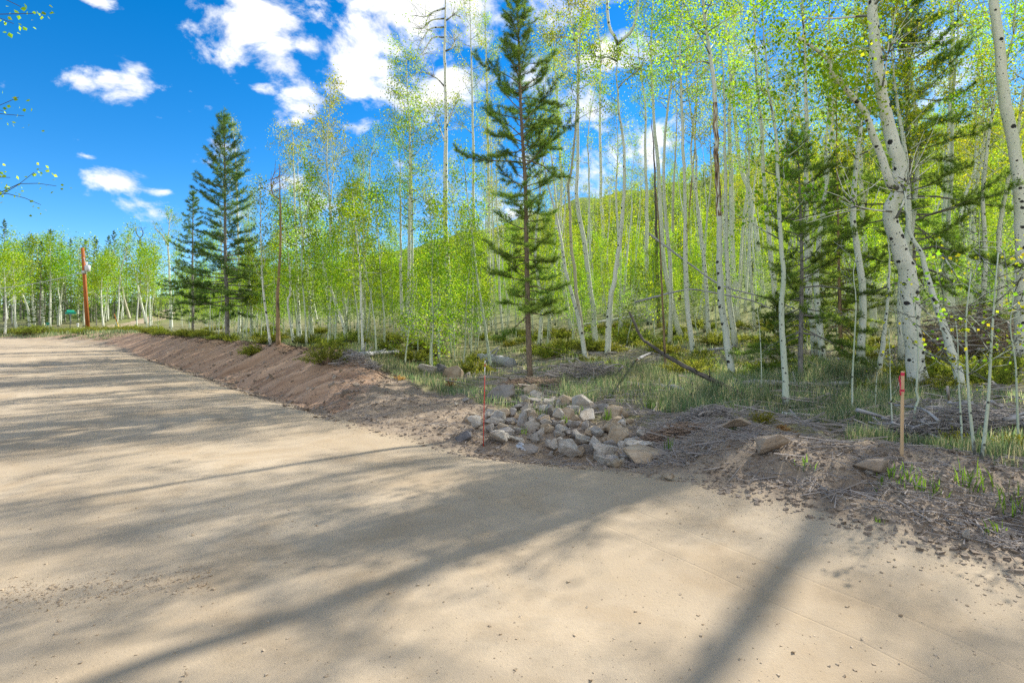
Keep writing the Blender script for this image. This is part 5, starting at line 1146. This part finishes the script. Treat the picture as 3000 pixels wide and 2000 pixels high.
log('slimmer bleached log just behind the pair under the leaning aspen', [(1722, 1026), (1760, 1024), (1795, 1025)], 7, 'white_log', .9, stubs=1)
log('long thin fallen aspen pole crossing the middle stand low down', [(1700, 958), (1790, 942), (1870, 928), (1951, 913)], 7, 'white_log', .6, lift=.1, stubs=4)
log('arched dead pole hanging across the trunks of the middle stand', [(1860, 885, 20), (1974, 856, 19.5), (2031, 848, 19.5), (2104, 860, 19), (2200, 880, 19), (2260, 905, 19)], 6, 'weathered', .6, stubs=5, name='dead_pole')
log('thin dead pole slanting down through the middle stand', [(1901, 684, 21), (1966, 733, 20.5), (2030, 780, 20), (2100, 829, 19.5), (2150, 848, 19), (2240, 872, 19), (2330, 905, 18.5)], 6, 'weathered', .7, stubs=5, name='dead_pole')
log('grey log with a jagged end lying behind the scarred aspen', [(2045, 1030), (2090, 1016), (2120, 1012), (2160, 1020)], 9, 'weathered', .8, stubs=3)
log('broken pale branch bent like an elbow under the charred trunk', [(1858, 1062), (1866, 1050), (1895, 1040), (1920, 1030)], 9, 'weathered', .8, stubs=1, name='broken_branch', cat='branch')
log('dead pole lying in the weeds beside the olive juniper', [(2000, 1192), (2040, 1188), (2100, 1186)], 8, 'weathered', .8, stubs=2)
log('weathered log running out under the S-bent aspen foot', [(2710, 1138), (2770, 1148), (2835, 1160)], 16, 'grey_bark', .7, stubs=2)
log('short grey post-like stump sticking up behind the olive-gold juniper', [(2781, 1180), (2778, 1155, 9.6), (2775, 1132, 9.6)], 9, 'stick', .8, stubs=0, name='stump', cat='stump')

def brush(label, u, v, wpx, hpx, mat, n, nfine, fine='stick', long=.5, name='brush_pile'):
    rng = nrng(); b = hit(u, v); d = b[1]; w = wpx * d / F; h = hpx * d / F; dep = w * .45
    root = thing(name, label, 'brush', [], b)
    def seg(m, L0, L1):
        x = rng.uniform(-.5, .5, m); y = rng.uniform(-.5, .5, m); top = h * np.sqrt(np.clip(1 - (2 * x) ** 2 * .8, .05, 1)) * np.sqrt(np.clip(1 - (2 * y) ** 2 * .8, .05, 1))
        P = np.stack([x * w, y * dep + dep * .4, np.zeros(m)], -1); P[:, 2] = terrain(P[:, 0] + b[0], P[:, 1] + b[1]) - b[2] + rng.uniform(.02, 1, m) * top
        az = rng.normal(size=m) * .55 + np.where(rng.uniform(size=m) < .25, 1.3, 0); dr = np.stack([np.cos(az), np.sin(az) * .8, rng.normal(size=m) * .22], -1); L = rng.uniform(L0, L1, m)[:, None] * w * long
        return P - dr * L * .5, P + dr * L * .5
    A, B = seg(n, .35, 1.1)
    for a, c in zip(A, B):
        sb = MB(); r = rng.uniform(.010, .030) * min(1.4, .6 + w / 4); C = catmull([a, (a + c) * .5 + rng.normal(size=3) * np.linalg.norm(c - a) * .07, c], 7)
        tube(sb, C, np.linspace(r, r * .45, 7), 6); new('stick', sb.mesh('stick', M[mat]), root)
    A, B = seg(nfine, .12, .5); tw = MB(); twigs3(tw, A, B, rng.uniform(.003, .009, nfine), .003)
    o = new('twigs', tw.mesh('twigs', M[fine], False), root); o['kind'] = 'stuff'
brush('grey brush pile of bleached sticks behind the olive-gold juniper', 2880, 1285, 400, 100, 'weathered', 60, 1400)
brush('large brown slash pile of branches on the slope at the picture edge', 2900, 1055, 340, 170, 'stick', 70, 1900, 'brown_stick')
brush('low heap of fine grey twigs just behind the tall pine and rocks', 1715, 1118, 220, 55, 'stick', 30, 1100, 'stick')
brush('tangle of dark roots and twigs beside the biggest tan boulder', 1955, 1292, 210, 34, 'stick', 30, 700, 'brown_stick')
brush('dark root tangle at the foot of the tall pine', 1560, 1140, 190, 30, 'charred', 16, 500, 'brown_stick')
brush('heap of grey twigs under the log above the bank', 1040, 1072, 120, 30, 'stick', 18, 500)
brush('scattered dead branches around the foot of the S-bent aspen', 2720, 1215, 180, 45, 'stick', 18, 500)
brush('small heap of broken sticks on the earth mound by the olive juniper', 2070, 1225, 150, 34, 'stick', 20, 600)
brush('pile of pale fallen limbs behind the brown slash pile', 2700, 905, 260, 60, 'weathered', 30, 500)

# twiggy saplings in front of the brush
def whip(label, pts, w, leafn, leafm='aspen_leaf_yellow', forks=7, L=.55):
    rng = nrng(); P, b = px_line(pts); P = P - b; r0 = .5 * w * b[1] / F; wood, crown = MB(), MB(); C = catmull(P, 18); tube(wood, C, np.linspace(r0, r0 * .3, 18), 7)
    tips = [C[-1]]; A, B = [], []
    for k in range(forks):
        i = rng.integers(7, 17); az = rng.uniform(0, 6.28); dr = norm(np.array([math.cos(az), math.sin(az), rng.uniform(.3, 1)])); l = L * rng.uniform(.5, 1.3)
        m = C[i] + dr * l * .5 + rng.normal(size=3) * .03; e = C[i] + dr * l + rng.normal(size=3) * .06 + np.array([0, 0, .05]); A += [C[i], m]; B += [m, e]; tips += [m, e, (m + e) / 2, e]
        for j in range(3): e2 = m + (e - m) * rng.uniform(0, 1); q = e2 + rdir(rng, 1)[0] * l * .25; A.append(e2); B.append(q); tips.append(q)
    twigs3(wood, A, B, r0 * .35, r0 * .15)
    parts = [('trunk', wood.mesh('trunk', M['sapling_bark']))]
    if leafn: tips = np.array(tips); kites(crown, tips[rng.integers(0, len(tips), leafn)] + rng.normal(size=(leafn, 3)) * .06, .042, rng); parts.append(('crown', crown.mesh('crown', M[leafm], False)))
    thing('aspen_sapling', label, 'sapling', parts, b)
whip('bare pencil-thin sapling in the grass past the white log', [(2499, 1222), (2497, 1127), (2503, 1000), (2508, 880), (2500, 800), (2512, 740)], 6, 40)
whip('thin sapling with short side twigs just before the survey stake', [(2617, 1272), (2612, 1200), (2609, 1128), (2606, 1000), (2604, 960)], 5, 14, forks=9, L=.35)
whip('thread-thin bare sapling between the bare sapling and the stake', [(2564, 1225), (2566, 1150), (2570, 1090)], 4, 0, forks=4, L=.2)
whip('sapling with a double kink in its stem behind the survey stake ribbon', [(2678, 1275), (2680, 1204), (2691, 1173), (2684, 1142), (2688, 1105), (2690, 1020), (2685, 930), (2670, 860)], 8, 24, forks=8)
whip('twin-stemmed thin sapling in front of the grey brush pile', [(2822, 1322), (2814, 1204), (2808, 1102), (2806, 1000), (2800, 940)], 7, 40, forks=8)
whip('green-grey sapling leaning away from its forked partner', [(2860, 1335), (2846, 1242), (2838, 1153), (2831, 1000), (2831, 930), (2838, 860), (2845, 800)], 10, 150, forks=16, L=.8, leafm='aspen_leaf')
whip('taller sapling of the forked pair with yellow-green leaves', [(2872, 1348), (2884, 1281), (2896, 1166), (2905, 1000), (2912, 900), (2918, 820), (2925, 740)], 11, 170, forks=16, L=.8)
whip('small leafy sapling hanging over the brush at the picture edge', [(2985, 1300), (2980, 1180), (2975, 1060), (2960, 960), (2968, 880), (2975, 800)], 7, 260, leafm='aspen_leaf', forks=18, L=.8)
whip('leafy lime sapling in front of the brown slash pile', [(2868, 1010), (2868, 900), (2862, 800), (2868, 700), (2870, 620)], 7, 420, 'aspen_leaf', 22, 1.0)
whip('thin sapling beside the slender aspen in the tall grass', [(2232, 1150), (2230, 1050), (2225, 960), (2218, 900)], 4, 10, forks=6, L=.4)


# ------------------------------------------------------------------ road furniture
def cyl(p0, p1, r0, r1=None, n=12, mb=None):
    mb = mb or MB(); tube(mb, np.array([p0, p1], float), [r0, r0 if r1 is None else r1], n); return mb
def boxm(c, s, mb=None):
    mb = mb or MB(); c = np.array(c, float); s = np.array(s, float) * .5
    V = np.array([(x, y, z) for x in (-1, 1) for y in (-1, 1) for z in (-1, 1)]) * s + c
    mb.add(V, [(0, 1, 3, 2), (4, 6, 7, 5), (0, 4, 5, 1), (2, 3, 7, 6), (0, 2, 6, 4), (1, 5, 7, 3)]); return mb

def marker_rod():
    b = hit(1416, 1311); d = b[1]; t = at(1421, 1057, d) - b; ax = t / np.linalg.norm(t); H = np.linalg.norm(t); r = .0062
    seg = lambda a, c, m, rr=r: cyl(ax * H * a, ax * H * c, rr).mesh('rod', M[m])
    thing('marker_rod', 'thin red driveway marker rod with white bands standing at the rock pile edge', 'marker', [('shaft', cyl(ax * -.15, ax * H * .83, r).mesh('shaft', M['red_paint'])), ('white_band', seg(.83, .93, 'white_paint', r * 1.08)), ('red_band', seg(.93, .965, 'red_paint', r * 1.05)), ('tip', seg(.965, 1.0, 'white_paint', r * 1.1))], b)
marker_rod()

def stake():
    b = hit(2642, 1338); d = b[1]; H = 245 * d / F; w = 8.8 * d / F
    sh = MB(); tube(sh, np.array([(0, 0, -.1), (.004, 0, H * .5), (.012, 0, H)]), [w * .66] * 3, 4)
    o = thing('survey_stake', 'wooden survey stake tied with pink flagging ribbon on the grassy verge', 'stake', [('shaft', sh.mesh('shaft', M['stake_wood'], False))], b, math.radians(14))
    rb = MB()
    for z0 in (.965, .765):
        mb = MB(); tube(mb, np.array([(.01, 0, H * z0 - .016), (.01, 0, H * z0 + .016)]), [w * .72] * 2, 4, cap=False); new('ribbon_knot', mb.mesh('ribbon_knot', M['ribbon'], False), o)
    for x0, zz, wd, ln in [(-.03, .95, .03, .14), (-.038, .93, .022, .19), (-.028, .78, .026, .06)]:
        k = 7; q = np.linspace(0, 1, k); C = np.stack([x0 - .012 * np.sin(q * 5), -.012 + .01 * np.cos(q * 7), H * zz - q * ln], -1); sd = np.array([wd * .5, wd * .25, 0]); V = np.concatenate([C - sd, C + sd]); rb.add(V, [(i, i + 1, k + i + 1, k + i) for i in range(k - 1)])
    new('ribbon_tail', rb.mesh('ribbon_tail', M['ribbon']), o)
stake()

def thin_peg():
    b = hit(1242, 1126); thing('metal_peg', 'thin dark metal peg in the bare dirt below the pale boulder', 'peg', [('shaft', cyl((0, 0, -.1), (0, 0, 34 * b[1] / F), .008, n=8).mesh('shaft', M['dark_metal'])), ('cap', cyl((0, 0, 34 * b[1] / F), (0, 0, 36 * b[1] / F), .013, n=8).mesh('cap', M['dark_metal']))], b)
thin_peg()

def culvert():
    b = hit(1512, 1318); mb = MB(); n = 40; P = np.stack([np.linspace(-.9, .12, n) * .8, np.linspace(-.45, .06, n), np.linspace(-.42, 0, n)], -1)
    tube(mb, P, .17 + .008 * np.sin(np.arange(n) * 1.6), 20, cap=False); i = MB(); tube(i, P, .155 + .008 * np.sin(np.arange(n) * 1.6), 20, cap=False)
    rim = MB(); a = np.linspace(0, 2 * math.pi, 25); ax = norm(P[-1] - P[0]); X = norm(np.cross(ax, [0, 0, 1])); Y = np.cross(X, ax); ring = P[-1] + .166 * (np.cos(a)[:, None] * X + np.sin(a)[:, None] * Y); tube(rim, ring, .012, 6, cap=False)
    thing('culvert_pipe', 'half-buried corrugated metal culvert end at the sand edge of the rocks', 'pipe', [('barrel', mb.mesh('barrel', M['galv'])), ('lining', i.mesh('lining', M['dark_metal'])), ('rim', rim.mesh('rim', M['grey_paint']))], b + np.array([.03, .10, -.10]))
culvert()

def utility_pole():
    d = 62.0; x = (258 - CX) / F * d; b = np.array([x, d, zat(x, d)]); top = at(242, 726, d) - b; ax = top / np.linalg.norm(top); H = np.linalg.norm(top); r = .22
    mb = MB(); tube(mb, np.array([ax * -.3, ax * H * .5, ax * H]), [r, r * .85, r * .7], 14)
    o = thing('utility_pole', 'red-brown wooden utility pole with a grey transformer near the road junction', 'utility pole', [('shaft', mb.mesh('shaft', M['pole_wood']))], b)
    c = ax * H * .765 + np.array([.46, -.05, 0]); t = MB(); tube(t, np.array([c + (0, 0, -.34), c + (0, 0, -.32), c + (0, 0, .28), c + (0, 0, .34)]), [.24, .27, .27, .2], 18)
    tr = new('transformer', t.mesh('transformer', M['grey_paint']), o)
    new('bushing', cyl(c + (-.1, 0, .33), c + (-.1, 0, .72), .085, .06).mesh('bushing', M['white_paint']), tr); new('bracket', boxm(c + (-.26, 0, .1), (.2, .1, .12)).mesh('bracket', M['galv'], False), tr)
    p = ax * H * .89; g = MB(); tube(g, np.array([p + (.12, -.1, 0), p + (.9, -.3, -1.7)]), .03, 6); new('arrester_arm', g.mesh('arrester_arm', M['galv']), o)
    for k, zf in enumerate((.93, .985)): m = MB(); tube(m, np.array([ax * H * zf + (-.16, 0, 0), ax * H * zf + (-.42, 0, .02)]), [.035, .06], 8); new('insulator', m.mesh('insulator', M['grey_paint']), o)
    q = np.linspace(0, 1, 24); p0 = ax * H * .72; e = np.array([-9.0, -5, 4.6]); C = p0 + q[:, None] * (e - p0) + np.stack([q * 0, q * 0, -1.6 * (q - q * q)], -1); w = MB(); tube(w, C, .035, 5); new('service_wire', w.mesh('service_wire', M['galv']), o)
    cl = MB(); tube(cl, np.array([ax * H * .70, ax * H * .735]), [.25, .25], 14); new('clamp_band', cl.mesh('clamp_band', M['galv']), o)
    m = boxm((-1.0, -.3, .25), (.5, .4, .6)); pd = thing('pedestal_box', 'small pale utility pedestal at the foot of the wooden pole', 'utility box', [('body', m.mesh('body', M['grey_paint'], False)), ('lid', boxm((-1.0, -.3, .57), (.56, .46, .05)).mesh('lid', M['galv'], False))], b)
utility_pole()

def letters(txt, size, mat):
    cu = bpy.data.curves.new('lettering', 'FONT'); cu.body = txt; cu.size = size; cu.align_x = 'CENTER'; cu.align_y = 'CENTER'; cu.extrude = .002
    t = bpy.data.objects.new('tmp', cu); COL.objects.link(t); dg = bpy.context.evaluated_depsgraph_get(); me = bpy.data.meshes.new_from_object(t.evaluated_get(dg)); bpy.data.objects.remove(t); me.materials.append(mat); return me

def signs():
    d = 58.0; x = (204 - CX) / F * d; b = np.array([x, d, zat(x, d)]); H = (978 - 925) * d / F + .25
    o = thing('street_sign', 'green street name sign on a slim post before the junction', 'street sign', [('post', cyl((0, 0, -.2), (.1, 0, H), .035, n=8).mesh('post', M['dark_metal'])), ('blade', boxm((.1, 0, H + .1), (1.15, .03, .22)).mesh('blade', M['green_sign'], False)), ('cross_blade', boxm((.1, 0, H + .31), (.03, 1.0, .2)).mesh('cross_blade', M['green_sign'], False))], b)
    d = 64.0; x = (140 - CX) / F * d; b = np.array([x, d, zat(x, d)])
    thing('road_sign', 'small green and white sign on two short posts under the far aspens', 'sign', [('post', cyl((-.16, 0, -.2), (-.16, 0, 1.2), .04, n=8).mesh('post', M['white_paint'])), ('post', cyl((.16, 0, -.2), (.16, 0, 1.2), .04, n=8).mesh('post', M['white_paint'])), ('green_plate', boxm((0, -.03, 1.3), (.4, .03, .28)).mesh('green_plate', M['green_sign'], False)), ('white_plate', boxm((0, -.03, .98), (.55, .03, .14)).mesh('white_plate', M['white_paint'], False))], b)
    d = 66.0; x = (352 - CX) / F * d; b = np.array([x, d, zat(x, d)]); t = at(335, 919, d) - b
    thing('guy_guard', 'slanting orange and yellow guy wire guard past the utility pole', 'guy guard', [('upper_sleeve', cyl(t * .55, t, .055, n=8).mesh('upper_sleeve', M['orange_paint'])), ('lower_sleeve', cyl(t * -.02, t * .55, .055, n=8).mesh('lower_sleeve', M['yellow_paint']))], b)
    d = 70.0; x = (228 - CX) / F * d; b = np.array([x, d, zat(x, d)])
    thing('marker_post', 'short white post behind the street sign in the junction verge', 'post', [('shaft', cyl((0, 0, -.1), (0, 0, .75), .10, n=10).mesh('shaft', M['white_paint'])), ('cap', cyl((0, 0, .75), (0, 0, .92), .17, .12, n=10).mesh('cap', M['white_paint']))], b)
signs()
